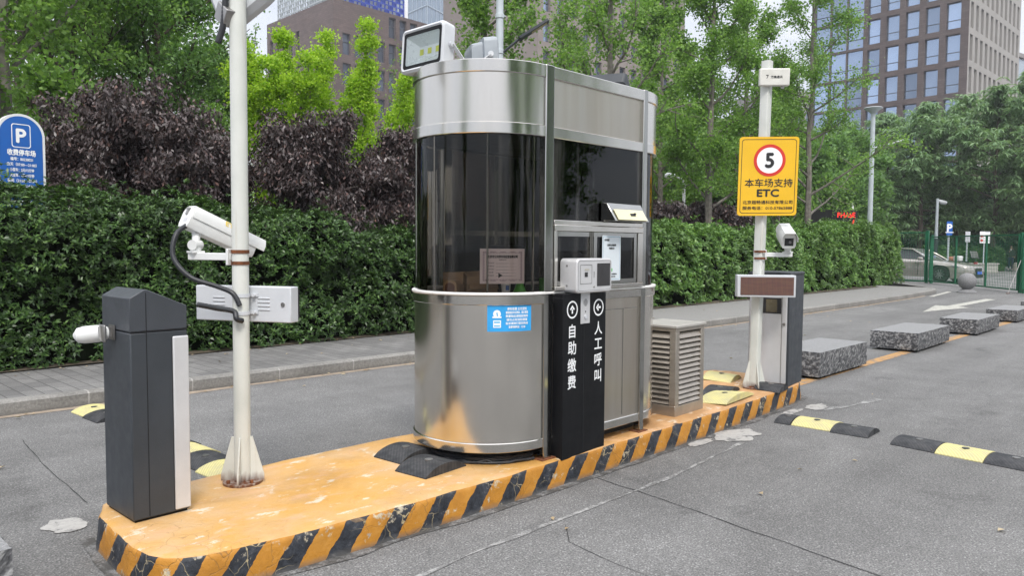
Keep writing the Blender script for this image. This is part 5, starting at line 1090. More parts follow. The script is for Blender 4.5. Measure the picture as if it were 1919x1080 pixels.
# ------------------------------------------------------------------ parking sign on the left
ps = thing('parking_sign', 'blue parking sign with a rounded top and white writing rising from the hedge', 'sign', (2.67, 11.0, .14))
ang = math.radians(8); rdv = Vector((math.cos(ang), math.sin(ang), 0)); M = frame_m(rdv, (0, 0, 1), (2.67, 11.0, 0)); PW = .545
def arch(w_, z0, z1, n_=24): return [(-w_ / 2, z0), (w_ / 2, z0)] + [(w_ / 2 * math.cos(a), z1 - w_ / 2 + w_ / 2 * math.sin(a)) for a in [math.pi * i / n_ for i in range(n_ + 1)]]
b = MB(); A = arch(PW, .5, 3.13); k = len(A); b.add([M @ Vector((*p, z)) for z in (-.10, 0) for p in A], [tuple(range(k - 1, -1, -1)), tuple(range(k, 2 * k))] + [(i, (i + 1) % k, k + (i + 1) % k, k + i) for i in range(k)]); wobj('casing', b, M_WHITEP, ps, smooth=30)
b = MB(); shape(b, arch(PW - .06, .6, 3.10), M, .003); wobj('blue_face', b, M_BLUE, ps)
b = MB(); ring(b, rrect(.215, .29, .03, 5, 0, 2.86), rrect(.195, .27, .024, 5, 0, 2.86), M, .005)
put(b, text_mb('P', .235, .008), M, 0, 2.86, .005); put(b, text_mb('收费停车场', .08, .003, .315), M, 0, 2.655, .005)
for i, (s_, wd) in enumerate([('编号：B0238021', .25), ('白天（07:00—21:00）', .33), ('小型车：2元/15分钟', .27), ('大型车：4元/15分钟', .27), ('夜间（21:00—07:00）', .33), ('小型车：1元/2小时', .24), ('大型车：2元/2小时', .24), ('不足一个计时单位的', .36), ('军车、警车免费停放', .30)]):
    put(b, text_mb(s_, .045, .0012, wd), M, 0, 2.575 - i * .066, .005)
wobj('lettering', b, M_WHITE, ps)
b = MB(); b.bx(2.55, 2.79, 10.92, 11.1, .12, .52); wobj('foot', b, M_WHITEP, ps)

# ------------------------------------------------------------------ lamps
Rv = Vector((math.sin(YAW), -math.cos(YAW), 0))
B = at(934, 16.0); lp = thing('lamp_pole', 'tall grey lamp pole with a dark angled lamp head behind the booth', 'lamp post', (B.x, B.y, 0))
b = MB(); b.tube([(0, 0, 0), (0, 0, 4), (0, 0, 9)], [.095, .08, .07], 16); obj('pole', b, M_LAMPPOST, lp)
for z in (zat(932, 30, B), zat(932, 97, B)):
    b = MB(); b.lathe([(.082, -.05), (.092, -.04), (.092, .04), (.082, .05)], (0, 0, z), 16, False); b.cyl((.05, -.06, z), (.08, -.09, z), .016, n=8)
    obj('collar', b, M_LAMPPOST, lp)
z0, z1 = zat(937, 103, B), zat(1000, 62, B)
a0, a1, a2 = Vector((0, 0, z0)), Rv * .38 + Vector((-.1, -.1, z0 + .28)), Rv * .98 + Vector((-.1, -.1, z0 + .66)); b = MB(); b.tube([a0, a1], .026, 10); obj('arm', b, M_CHAR2, lp)
dv = (a2 - a1).normalized(); sd = Vector((.70, .71, 0)); upn = sd.cross(dv).normalized(); M = Matrix(((dv.x, sd.x, upn.x, a1.x), (dv.y, sd.y, upn.y, a1.y), (dv.z, sd.z, upn.z, a1.z), (0, 0, 0, 1)))
b = MB(); b.prism(rrect(.70, .24, .03, 4, .36, 0), -.03, .03); b.v = [tuple(M @ Vector(v)) for v in b.v]; hd_ = obj('lamp_head', b, M_CHAR, lp, bevel=.008)
for s in (-.0325, .0325):
    b = MB(); shape(b, rrect(.36, .17, .01, 3, .48, 0), M, s); obj('diffuser', b, plain('warm_diffuser', (.55, .45, .30), .4, 0, .05), hd_)
B = at(1627, 34.5); lp = thing('lamp_post', 'tall galvanised lamp post with a wide disc lamp on top behind the hedge', 'lamp post', (B.x, B.y, 0)); zt = zat(1634, 212, B)
b = MB(); b.tube([(0, 0, 0), (0, 0, zt)], [.105, .085], 16); obj('pole', b, M_LAMPPOST, lp)
b = MB(); b.lathe([(.10, -.02), (.16, .06), (.34, .17), (.36, .20), (.34, .22), (.10, .25)], (0, 0, zt), 28); obj('lamp_disc', b, M_LAMPPOST, lp)
za = zat(1640, 278, B); b = MB(); b.tube([(0, 0, za), Rv * .45 + Vector((0, 0, za + .12)), Rv * .75 + Vector((0, 0, za + .20))], .024, 8); obj('arm', b, M_LAMPPOST, lp); b = MB(); b.box(Rv * 1.0 + Vector((0, 0, za + .27)), (.5, .16, .05), M=Matrix.Rotation(math.radians(-46), 3, 'Z') @ Matrix.Rotation(-.3, 3, 'Y')); obj('lamp_head', b, M_LGREY, lp, bevel=.01)
B = at(1279, 27); lp = thing('street_lamp', 'small white street lamp with a curved neck above the hedge near the booth', 'street lamp', (B.x, B.y, 0)); z1 = zat(1279, 340, B)
b = MB(); b.tube([(0, 0, 0), (0, 0, z1)], [.055, .05], 12); obj('pole', b, M_WHITEP, lp); b = MB(); b.tube([(0, 0, z1 - .3), (0, 0, z1), -Rv * .12 + Vector((0, 0, z1 + .09)), -Rv * .30 + Vector((0, 0, z1 + .16))], .03, 8); obj('neck', b, M_WHITEP, lp)
b = MB(); c_ = -Rv * .46 + Vector((0, 0, z1 + .19)); b.tube([c_ + Rv * .2 - Vector((0, 0, .03)), c_ + Rv * .05, c_ - Rv * .12, c_ - Rv * .2], [.05, .10, .11, .05], 12); obj('lamp_head', b, M_WHITE, lp)
B = at(1752, 60); lp = thing('street_lamp', 'thin grey street lamp with a dark foot beyond the green fence', 'street lamp', (B.x, B.y, 0)); z1 = zat(1752, 372, B)
b = MB(); b.tube([(0, 0, 2.2), (0, 0, z1)], [.11, .09], 10); obj('pole', b, M_LAMPPOST, lp); b = MB(); b.cyl((0, 0, 0), (0, 0, 2.2), .13); obj('foot', b, M_CHAR, lp); b = MB(); b.tube([Vector((0, 0, z1 - .1)), Rv * .3 + Vector((0, 0, z1 - .25)), Rv * .6 + Vector((0, 0, z1 - .3))], [.05, .16, .12], 10); obj('lamp_head', b, M_LGREY, lp)

# ------------------------------------------------------------------ black board with red letters
B = at(1561, 31.5); fb = thing('advert_board', 'black board with red capital letters standing behind the pale hedge', 'billboard', (B.x, B.y, 0)); fw2 = Vector((-math.cos(YAW), -math.sin(YAW), 0)); M = frame_m(Rv, (0, 0, 1), B + Vector((0, 0, 0)))
z0, z1 = .9, zat(1561, 393, B); b = MB(); b.add([M @ Vector(v) for v in MB().bx(-.87, .87, z0, z1, -.08, 0).v], MB().bx(0, 1, 0, 1, 0, 1).f); wobj('panel', b, plain('board_black', (.008, .008, .010), .5), fb)
b = MB(); put(b, text_mb('PHASE', .26, .008, .66), M, .44, z1 - .20, .005); put(b, MB().add([(-.05, -.12, 0), (.14, -.12, 0), (.12, .12, 0), (.03, .0, 0)], [(0, 1, 2, 3)]), M, .62, z1 - .47, .005)
m, t, bb = mnew('red_lit_letters'); bb.inputs['Base Color'].default_value = (.7, .02, .02, 1); bb.inputs['Emission Color'].default_value = (1, .03, .02, 1); bb.inputs['Emission Strength'].default_value = .6; wobj('lettering', b, m, fb)
b = MB()
for x in (-.7, .7): b.add([M @ Vector(v) for v in MB().bx(x - .05, x + .05, 0, z0, -.07, -.01).v], MB().bx(0, 1, 0, 1, 0, 1).f)
wobj('leg', b, M_CHAR, fb); b = MB(); b.tube([M @ Vector((.68, z1, -.04)), M @ Vector((.68, z1 + .25, -.04))], [.06, .02], 8); wobj('top_lamp', b, M_WHITEP, fb)

# ------------------------------------------------------------------ green mesh fence
M_FENCE = plain('fence_green', (.008, .12, .055), .45, 0, .1, 6)
def fence_panel(label, a, b_, z0, z1, posts=True, mids=(), group='green mesh fence panels'):
    a = Vector((*a, 0)); b_ = Vector((*b_, 0)); Ln = (b_ - a).length; rz = math.atan2(b_.y - a.y, b_.x - a.x)
    t = thing('fence_panel', label, 'fence', a, rz, group); f = MB()
    f.bx(0, Ln, -.025, .025, z1 - .05, z1); f.bx(0, Ln, -.025, .025, z0, z0 + .05)
    for x in [.03, Ln - .03] + [m_ * Ln for m_ in mids]: f.bx(x - .03, x + .03, -.026, .026, z0 + .05, z1 - .05)
    obj('frame', f, M_FENCE, t); wv = MB(); n1 = int(Ln / .11); n2 = int((z1 - z0) / .11)
    for i in range(1, n1): wv.bx(Ln * i / n1 - .0034, Ln * i / n1 + .0034, -.004, .004, z0 + .05, z1 - .05)
    for j in range(1, n2): z = z0 + (z1 - z0) * j / n2; wv.bx(.06, Ln - .06, -.0085, -.0045, z - .0034, z + .0034)
    obj('wire_mesh', wv, M_FENCE, t)
    if posts:
        for x in (0, Ln):
            p_ = MB(); p_.bx(x - .05, x + .05, .03, .13, 0, z1 + .06); obj('post', p_, M_FENCE, t)
    return t
fence_panel('green mesh gate panel in front of the parked car', (36.9, 10.25), (31.5, 5.92), .08, 2.05, True, (.34, .68))
fence_panel('taller green mesh fence panel half hidden by the end of the hedge', (37.6, 14.2), (36.98, 10.42), .06, 2.25, True, (.5,))
fence_panel('green mesh fence panel at the right edge of the photo', (31.3, 5.78), (27.6, 3.2), .10, 2.0, True, (.5,))
t = thing('gate_prop', 'slim grey prop leaning on the right post of the mesh gate', 'prop', (31.0, 5.98, 0)); b = MB(); b.cyl((-.26, .08, .01), (.28, -.16, 1.15), .014, n=8); obj('rod', b, M_BOLT, t); b = MB(); b.bx(-.31, -.21, .03, .13, 0, .02); obj('foot', b, M_RUST, t)

# stone ball
sb = thing('stone_ball', 'grey granite ball bollard on the road in front of the green gate', 'bollard', (30.16, 7.17, 0)); M_BALL = plain('ball_granite', (.20, .20, .205), .7, 0, .35, 40, .3)
b = MB(); b.lathe([(.31, 0), (.31, .03), (.21, .10), (.17, .13)], n=32); obj('base', b, M_BALL, sb); b = MB(); b.lathe([(.29 * math.sin(math.pi * i / 24) + .0005, .40 - .29 * math.cos(math.pi * i / 24)) for i in range(25)], n=36); obj('ball', b, M_BALL, sb)

# ------------------------------------------------------------------ parked car
def car(loc, rz):
    t = thing('parked_car', 'bronze silver saloon car parked behind the green mesh gate', 'car', loc, rz)
    def cpaint():
        m, tt, b_ = mnew('bronze_silver_paint'); b_.inputs['Base Color'].default_value = (.33, .29, .26, 1); b_.inputs['Metallic'].default_value = .5; b_.inputs['Roughness'].default_value = .25; b_.inputs['Coat Weight'].default_value = .6
        lk(tt, ramp(tt, noise(tt, coords(tt), 3, 4), [(.3, (.38, .35, .32)), (.7, (.45, .42, .39))]), b_.inputs['Base Color']); return m
    paint = cpaint(); glass = plain('car_glass', (.03, .035, .04), .06, 0, .1, 3, .9); tyre = plain('tyre', (.02, .02, .02), .8); rim = plain('alloy', (.6, .6, .6), .3, .9)
    W_ = .92; wr = .345; wx = (1.45, -1.42)
    # body: cross sections along x; (x, z low, z shoulder, half width low, half width shoulder, z deck, half width deck)
    S = [(2.46, .34, .52, .52, .56, .60, .44), (2.40, .22, .60, .70, .74, .68, .60), (2.22, .18, .66, .84, .84, .745, .72), (1.9, .17, .70, .90, .88, .80, .76), (1.45, .17, .74, .915, .90, .86, .78), (.95, .17, .78, .915, .905, .92, .80), (.4, .17, .80, .915, .91, .95, .80), (-.5, .17, .83, .92, .91, .97, .80), (-1.2, .17, .85, .915, .905, .99, .78), (-1.8, .18, .86, .89, .87, 1.02, .74), (-2.3, .25, .84, .80, .80, 1.0, .68), (-2.45, .36, .74, .66, .66, .86, .56)]
    secs = []
    def interp(x):
        xs = [s[0] for s in S][::-1]; return [float(np.interp(x, xs, [s[i] for s in S][::-1])) for i in range(1, 7)]
    xs = sorted(set([s[0] for s in S] + [w_ + wr * 1.14 * math.cos(math.pi * i / 12) for w_ in wx for i in range(13)]), reverse=True); m = MB()
    for x in xs:
        zl, zs, wl_, ws, zd, wd = interp(x)
        for w_ in wx:
            if abs(x - w_) < wr * 1.14: zl = max(zl, wr + math.sqrt(max(0, (wr * 1.14) ** 2 - (x - w_) ** 2)))
        zl = min(zl, zs - .03); zm = zl + (zs - zl) * .5; half = [(wl_ * .96, zl), (max(wl_, ws), zm), (ws, zs), ((ws + wd) / 2 + .02, (zs + zd) / 2 + .015), (wd, zd), (wd * .5, zd + .015), (0, zd + .02)]
        secs.append([(x, -y, z) for y, z in half] + [(x, y, z) for y, z in half[-2::-1]])
    k = len(secs[0]); m.add([p for s in secs for p in s], [(i * k + j, i * k + j + 1, (i + 1) * k + j + 1, (i + 1) * k + j) for i in range(len(secs) - 1) for j in range(k - 1)] + [tuple(range(k))[::-1], tuple((len(secs) - 1) * k + j for j in range(k))])
    body = obj('body', m, paint, t, smooth=50)
    u = MB(); u.bx(-2.1, 2.1, -.72, .72, .2, .75); obj('underbody', u, M_BLACK, t)
    G_ = [(1.02, .90, .76, .93), (.55, 1.20, .66, .95), (.20, 1.38, .58, .965), (-.5, 1.44, .56, .97), (-1.1, 1.38, .56, .98), (-1.75, 1.12, .62, 1.0), (-2.0, 1.03, .68, 1.01)]
    gh = MB(); r_ = [[(x, -.80, zb), (x, -wt - .03, (zb + zt) / 2 + .03), (x, -wt, zt - .03), (x, -wt * .7, zt), (x, wt * .7, zt), (x, wt, zt - .03), (x, wt + .03, (zb + zt) / 2 + .03), (x, .80, zb)] for x, zt, wt, zb in G_]
    k = 8; gh.add([p for s in r_ for p in s], [(i * k + j, i * k + j + 1, (i + 1) * k + j + 1, (i + 1) * k + j) for i in range(len(r_) - 1) for j in range(k - 1)] + [tuple(range(k))[::-1], tuple((len(r_) - 1) * k + j for j in range(k))]); obj('windows', gh, glass, t, smooth=50)
    ws_ = MB(); ws_.add([(x + .006, y * .97, z + .008) for i in range(0, 2) for (x, y, z) in r_[i][1:7]], [(j, j + 1, 6 + j + 1, 6 + j) for j in range(1, 4)]); ws_.add([(x + .006, y * .97, z + .008) for i in range(1, 3) for (x, y, z) in r_[i][1:7]], [(j, j + 1, 6 + j + 1, 6 + j) for j in range(1, 4)]); obj('windshield', ws_, plain('windshield_sky_sheen', (.55, .56, .57), .08, .8, .05, 3), t)  # windshield made pale and metallic: sky glare put into its colour
    rf = MB(); r2 = [[(x, -.80 - .004, zb), (x, -wt - .036, (zb + zt) / 2 + .036), (x, -wt - .004, zt - .02), (x, -wt * .7, zt + .008), (x, wt * .7, zt + .008), (x, wt + .004, zt - .02)] for x, zt, wt, zb in G_]
    for i in range(1, 5): 
        if i < 4: rf.add([r2[i][2], r2[i][3], r2[i][4], r2[i][5], r2[i + 1][5], r2[i + 1][4], r2[i + 1][3], r2[i + 1][2]], [(0, 1, 6, 7), (1, 2, 5, 6), (2, 3, 4, 5)])
    obj('roof', rf, paint, t)
    for s in (-1, 1):
        for i, (a, c) in enumerate((((1.02, .93), (.22, 1.385)), ((-.45, .97), (-.40, 1.43)), ((-1.1, 1.385), (-2.0, 1.02)))):
            p_ = MB(); ya, yc = (.80, .60) if i != 1 else (.80, .575); p_.tube([(a[0], s * ya, a[1]), ((a[0] + c[0]) / 2, s * (ya + yc) / 2 + s * .035, (a[1] + c[1]) / 2 + .015), (c[0], s * yc, c[1])], .028, 6); obj('pillar', p_, paint, t)
        mr = MB(); mr.box((.72, s * 1.0, .98), (.20, .14, .13)); obj('mirror', mr, paint, t, bevel=.04)
        hl = MB(); hl.add([(2.36, s * .60, .655), (2.20, s * .80, .67), (1.85, s * .905, .725), (1.95, s * .89, .665), (2.28, s * .80, .61), (2.40, s * .66, .60)], [(0, 1, 2, 3, 4, 5)[::s]]); hl.v = [(x + .012, y + s * .012, z + .004) for x, y, z in hl.v]; obj('headlight', hl, plain('headlight', (.08, .09, .11), .08), t)
        ds_ = MB()
        for x in (.60, -.52, -1.5): ds_.bx(x - .006, x + .006, s * .918 - .004, s * .918 + .004, .30, .80)
        obj('door_gap', ds_, M_INK, t); sk_ = MB(); sk_.bx(-1.0, 1.0, s * .91 - .02, s * .91 + .02, .17, .22); obj('sill_trim', sk_, M_SILVER, t)
        for w_ in wx:
            T_ = MB(); T_.lathe([(.20, -.11), (.33, -.11), (wr, -.08), (wr, .08), (.33, .11), (.20, .11)], n=36, caps=False); T_.v = [(x + w_, s * (z + .0) + s * .81, y + wr) for x, y, z in T_.v]; wh = obj('wheel', T_, tyre, t)
            R_ = MB(); R_.lathe([(.255, .0), (.265, .10), (.245, .105), (.235, .02), (.05, .0)], n=36, caps=False)
            for q in range(10):
                a = 2 * math.pi * q / 10; R_.box((.145 * math.cos(a), .145 * math.sin(a), .075), (.20, .035, .02), rz=a)
            R_.cyl((0, 0, .05), (0, 0, .095), .05, n=16); R_.v = [(x + w_, s * z + s * .81, y + wr) for x, y, z in R_.v]; obj('rim', R_, rim, wh)
            D_ = MB(); D_.cyl((w_, s * .80, wr), (w_, s * .825, wr), .23, n=24); obj('brake_disc', D_, M_CHAR, wh)
    gr = MB(); gr.add([(2.475, -.32, .62), (2.475, .32, .62), (2.49, .22, .46), (2.45, .42, .24), (2.45, -.42, .24), (2.49, -.22, .46)], [(0, 5, 4, 3, 2, 1)]); gr.add([(2.42, s * y, z) for s in (1,) for y, z in ((.50, .30), (.72, .34), (.66, .46))] , [(0, 1, 2)]); gr.add([(2.42, -y, z) for y, z in ((.50, .30), (.72, .34), (.66, .46))], [(2, 1, 0)]); gr.v = [(x + .012, y, z) for x, y, z in gr.v]; obj('grille', gr, M_INK, t)
    np_ = MB(); np_.bx(2.505, 2.515, -.22, .22, .36, .48); obj('number_plate', np_, plain('plate_blue', (.03, .12, .55), .4), t); return t
cr0 = car((39.3, 11.62, 0), math.radians(-98)); cr0.scale = (1.10, 1.10, 1.08)
for o in [c for c in bpy.data.objects if c.parent == cr0 and c.name.split('.')[0] in ('body', 'headlight', 'grille', 'number_plate')]:
    for v in o.data.vertices:
        if v.co.x > 1.85: v.co.x = 1.85 + (v.co.x - 1.85) * 1.15

# ------------------------------------------------------------------ things beyond the fence
def small_sign(name, label, px, d, y_top, y_bot, w_px, mat_, letters=None, pole_mat=None, rz_off=0, extra=None):
    B = at(px, d); dep = B.x * math.cos(YAW) + B.y * math.sin(YAW); t = thing(name, label, 'sign', (B.x, B.y, 0)); z1, z0 = zat(px, y_top, B), zat(px, y_bot, B); w_ = w_px * dep / FPX
    b = MB(); b.cyl((0, 0, 0), (0, 0, z1 - .05), .045, n=12); obj('pole', b, pole_mat or M_LAMPPOST, t)
    r_ = Matrix.Rotation(rz_off, 3, 'Z') @ Rv; M = frame_m(r_, (0, 0, 1), r_.cross(Vector((0, 0, 1))) * .07); b = MB(); b.add([M @ Vector((*p, z)) for z in (-.02, 0) for p in rrect(w_, z1 - z0, .03, 3, 0, (z0 + z1) / 2)], [tuple(range(15, -1, -1)), tuple(range(16, 32))] + [(i, (i + 1) % 16, 16 + (i + 1) % 16, 16 + i) for i in range(16)]); obj('board', b, mat_, t)
    return t, M, w_, z0, z1
t, M, w_, z0, z1 = small_sign('parking_sign', 'small blue parking sign on a grey pole behind the parked car', 1775, 44, 415, 441, 11, M_BLUE)
b = MB(); put(b, text_mb('P', .52, .02), M, 0, z1 - .32, .004); put(b, MB().add([(-.2, -.02, 0), (.2, -.02, 0), (.2, .02, 0), (-.2, .02, 0)], [(0, 1, 2, 3)]), M, 0, z0 + .14, .004); obj('lettering', b, M_WHITE, t)
t, M, w_, z0, z1 = small_sign('notice_sign', 'white square notice sign with red marks beyond the fence', 1842, 58, 434, 456, 19, M_WHITE)
b = MB(); 
for i, (x, z) in enumerate(((-.2, .45), (-.2, .18))): shape(b, circ(.085, 14, x, z0 + z), M, .004)
obj('red_mark', b, M_RED, t); b = MB()
for z in (.72, .45, .18): shape(b, [(.0, z0 + z - .03), (.28, z0 + z - .03), (.28, z0 + z + .03), (.0, z0 + z + .03)], M, .004)
obj('writing_line', b, M_LGREY, t)
t, M, w_, z0, z1 = small_sign('grey_sign', 'narrow grey sign seen from behind beyond the fence', 1810, 58, 434, 454, 9, M_LGREY)
M_LOW = leafmat('low_hedge_leaf', [(0, (.06, .13, .04)), (.6, (.10, .20, .06)), (1, (.15, .28, .08))], .2, .5, .3)
A_, B_ = at(1738, 60), at(1880, 62)
fn, T = hedge_line([(A_.x, A_.y), (B_.x, B_.y)], [1.45, 1.45], 1.2, 0.0, .3)
hedge('low_hedge', 'low trimmed hedge across the street behind the parked car', fn, T, rg, 2600, 7, .22, .5, M_LOW, 2.0)
P_ = at(1836, 56); pl_ = thing('planter_wall', 'low pale stone planter wall in front of the low hedge', 'wall', P_, math.radians(-46)); b = MB(); b.bx(-1.0, 1.0, -.25, .25, 0, .55); obj('wall_block', b, plain('pale_stone', (.36, .35, .32), .85), pl_, bevel=.03); b = MB(); b.bx(-1.04, 1.04, -.29, .29, .552, .62); obj('coping', b, plain('pale_coping', (.42, .41, .38), .8), pl_, bevel=.02)
P_ = at(1905, 62); t = thing('stone_bollard', 'short pale stone bollard beside the walking person', 'bollard', P_); b = MB(); b.lathe([(.24, 0), (.24, .45), (.20, .55), (.10, .6)], n=20); obj('post', b, plain('bollard_stone', (.40, .37, .32), .85), t); b = MB(); b.lathe([(.28, 0), (.28, .05), (.24, .06)], n=20); obj('base', b, plain('bollard_base', (.3, .29, .27), .85), t)
# scooters
def scooter(label, loc, rz, c, shield):
    t = thing('motor_scooter', label, 'scooter', loc, rz, 'scooters parked across the street'); pm = plain('scooter_paint', c, .35)
    for x in (-.62, .62):
        w_ = MB(); w_.lathe([(.12, -.045), (.21, -.05), (.235, -.02), (.235, .02), (.21, .05), (.12, .045)], n=24, caps=False); w_.v = [(a + x, z, y + .235) for a, y, z in w_.v]; obj('wheel', w_, M_RUBBER, t)
    b = MB(); b.prism([(-.75, .42), (-.70, .68), (-.15, .66), (-.10, .34), (.30, .30), (.46, .75), (.52, .75), (.44, .22), (-.05, .20), (-.35, .24)], -.13, .13, Matrix(((1, 0, 0, 0), (0, 0, 1, 0), (0, 1, 0, 0), (0, 0, 0, 1)))); obj('body', b, pm, t, bevel=.03)
    b = MB(); b.bx(-.72, -.08, -.14, .14, .685, .78); obj('seat', b, M_BLACK, t, bevel=.03); b = MB(); b.tube([(.60, 0, .25), (.44, 0, .95)], .03, 8); b.tube([(.40, -.34, 1.02), (.45, 0, .96), (.40, .34, 1.02)], .018, 8); obj('handlebar', b, M_CHAR, t)
    if shield: b = MB(); b.grid(lambda u, v: (.52 - .18 * v + .05 * (2 * u - 1) ** 2 * -1, (u - .5) * .5, .95 + .42 * v), 6, 3); obj('windshield', b, M_WHITEP, t); b = MB(); b.bx(-.95, -.62, -.2, .2, .80, 1.1); obj('top_box', b, M_WHITEP, t, bevel=.05)
    else: b = MB(); b.bx(-.3, .35, -.22, .22, .78, 1.05); obj('cover_bag', b, plain('bag_red_brown', (.35, .14, .09), .7), t, bevel=.10, seg=3)
    return t
P_ = at(1786, 52); scooter('cream scooter with a red brown bag behind the parked car', P_, math.radians(-60), (.55, .50, .42), False)
P_ = at(1815, 52); scooter('red scooter with a white windshield behind the parked car bonnet', P_, math.radians(-30), (.35, .05, .06), True)

# ------------------------------------------------------------------ walking person
def person(loc, rz):
    t = thing('person', 'person in a dark green jacket, jeans and pale scarf walking beyond the fence', 'person', loc, rz)
    def skin(name, V, E_, mat_, root=0, sub=2, parent=None):
        me = bpy.data.meshes.new(name); me.from_pydata([v[:3] for v in V], E_, []); me.materials.append(mat_); o = bpy.data.objects.new(name, me); C.objects.link(o); o.parent = parent or t
        s = o.modifiers.new('skin', 'SKIN'); s.use_smooth_shade = True
        for i, v in enumerate(V): me.skin_vertices[0].data[i].radius = (v[3], v[4] if len(v) > 4 else v[3])
        me.skin_vertices[0].data[root].use_root = True; q = o.modifiers.new('sub', 'SUBSURF'); q.levels = q.render_levels = sub; return o
    sk_ = plain('skin_tone', (.48, .30, .22), .55); hair = plain('dark_hair', (.02, .016, .014), .5); jac = plain('jacket_green', (.05, .075, .055), .8); jean = plain('jeans_blue', (.035, .055, .10), .8)
    V = [(0, 0, .93, .12, .15), (.0, 0, 1.12, .11, .14), (.01, 0, 1.36, .11, .17), (.01, 0, 1.50, .055), (.03, 0, 1.60, .075), (.02, 0, 1.70, .085), (.01, 0, 1.75, .05),
         (.02, .09, .86, .085), (.13, .09, .50, .058), (.02, .09, .10, .042), (.14, .10, .05, .035), (0, -.09, .86, .085), (.02, -.09, .49, .058), (-.22, -.09, .13, .042), (-.12, -.10, .05, .035),
         (.01, .19, 1.42, .06), (-.04, .23, 1.17, .045), (.06, .22, .95, .032), (.10, .22, .88, .026), (.01, -.19, 1.42, .06), (.03, -.24, 1.20, .045), (.20, -.12, 1.34, .032), (.24, -.07, 1.40, .026)]
    E_ = [(0, 1), (1, 2), (2, 3), (3, 4), (4, 5), (5, 6), (0, 7), (7, 8), (8, 9), (9, 10), (0, 11), (11, 12), (12, 13), (13, 14), (2, 15), (15, 16), (16, 17), (17, 18), (2, 19), (19, 20), (20, 21), (21, 22)]
    b_ = skin('body', V, E_, sk_)
    skin('jacket', [(0, 0, .86, .155, .185), (0, 0, 1.12, .135, .17), (.01, 0, 1.36, .13, .19), (.01, 0, 1.47, .075), (.01, .20, 1.42, .075), (-.04, .24, 1.17, .062), (.05, .225, .97, .045), (.01, -.20, 1.42, .075), (.03, -.25, 1.20, .062), (.18, -.135, 1.325, .045)], [(0, 1), (1, 2), (2, 3), (2, 4), (4, 5), (5, 6), (2, 7), (7, 8), (8, 9)], jac)
    skin('jeans', [(0, 0, .93, .135, .165), (.02, .09, .84, .10), (.13, .09, .50, .072), (.03, .09, .12, .056), (0, -.09, .84, .10), (.02, -.09, .49, .072), (-.21, -.09, .15, .056)], [(0, 1), (1, 2), (2, 3), (0, 4), (4, 5), (5, 6)], jean)
    skin('hair', [(-.015, 0, 1.72, .088), (-.05, 0, 1.64, .07), (.02, 0, 1.775, .05)], [(0, 1), (0, 2)], hair)
    skin('scarf', [(.04, .05, 1.50, .05), (.06, -.05, 1.48, .05), (.11, 0, 1.38, .045), (-.03, .0, 1.52, .05)], [(0, 1), (1, 2), (0, 3)], plain('pale_scarf', (.85, .80, .76), .9))
    for y, x in ((.09, .06), (-.09, -.19)): skin('shoe', [(x - .06, y, .055 if y > 0 else .08, .045), (x + .04, y, .05, .045), (x + .12, y, .04, .035)], [(0, 1), (1, 2)], M_WHITE)
    for y in (-.028, .028): e = MB(); e.lathe([(.001, -.009), (.008, -.005), (.009, 0), (.008, .005), (.001, .009)], (.107, y, 1.635), 8); obj('eye', e, M_INK, t)
    return t
person(at(1893, 64), math.radians(200))

# ------------------------------------------------------------------ buildings
FW = Vector((math.cos(YAW), math.sin(YAW), 0))
def cpt(px, dep): return FW * dep + Rv * ((px - 959.5) / FPX * dep)
def winmat(name, c, metal=.75, rough=.08):
    m, t, b = mnew(name); g = nd(t, 'ObjectInfo'); lk(t, ramp(t, g.outputs['Random'], [(0, tuple(x * .5 for x in c)), (.25, tuple(x * .85 for x in c)), (.8, c), (1, tuple(min(1, x * 1.35) for x in c))]), b.inputs['Base Color']); b.inputs['Metallic'].default_value = metal; b.inputs['Roughness'].default_value = rough; return m
def brickm(name, c, sc_=1.0):
    m, t, b = mnew(name); br = nd(t, 'TexBrick', Scale=1.0, Mortar_Size=.02); v = coords(t); sp = nd(t, 'SeparateXYZ'); lk(t, v, sp.inputs[0]); cb = nd(t, 'CombineXYZ'); lk(t, mth(t, 'ADD', sp.outputs[0], sp.outputs[1]), cb.inputs[0]); lk(t, sp.outputs[2], cb.inputs[1]); lk(t, cb.outputs[0], br.inputs['Vector'])
    br.inputs['Brick Width'].default_value = .9; br.inputs['Row Height'].default_value = .3; br.inputs['Color1'].default_value = (*[x * .85 for x in c], 1); br.inputs['Color2'].default_value = (*[x * 1.15 for x in c], 1); br.inputs['Mortar'].default_value = (*[x * .75 for x in c], 1)
    lk(t, mix(t, 1, br.outputs['Color'], ramp(t, noise(t, v, .25, 4), [(.3, .85), (.7, 1.12)]), 'MULTIPLY'), b.inputs['Base Color']); b.inputs['Roughness'].default_value = .8; return m
WIN = {}
def window_data(w_, h_, m_glass, m_bar, bars):
    key = (round(w_, 2), round(h_, 2), m_glass.name, bars)
    if key not in WIN:
        b = MB(); b.add([(-w_ / 2, 0, -h_ / 2), (w_ / 2, 0, -h_ / 2), (w_ / 2, 0, h_ / 2), (-w_ / 2, 0, h_ / 2)], [(0, 1, 2, 3)]); b.mat(1); fwd_ = .05
        for x0, x1, z0, z1 in [(-w_ / 2, -w_ / 2 + .06, -h_ / 2, h_ / 2), (w_ / 2 - .06, w_ / 2, -h_ / 2, h_ / 2), (-w_ / 2 + .06, w_ / 2 - .06, -h_ / 2, -h_ / 2 + .06), (-w_ / 2 + .06, w_ / 2 - .06, h_ / 2 - .06, h_ / 2)] + [(-w_ / 2 + .06, w_ / 2 - .06, -h_ / 2 + h_ * f - .04, -h_ / 2 + h_ * f + .04) for f in bars]: b.bx(x0, x1, -fwd_, -.003, z0, z1)
        o = obj('window', b, [m_glass, m_bar]); me = o.data; bpy.data.objects.remove(o); WIN[key] = me
    return WIN[key]
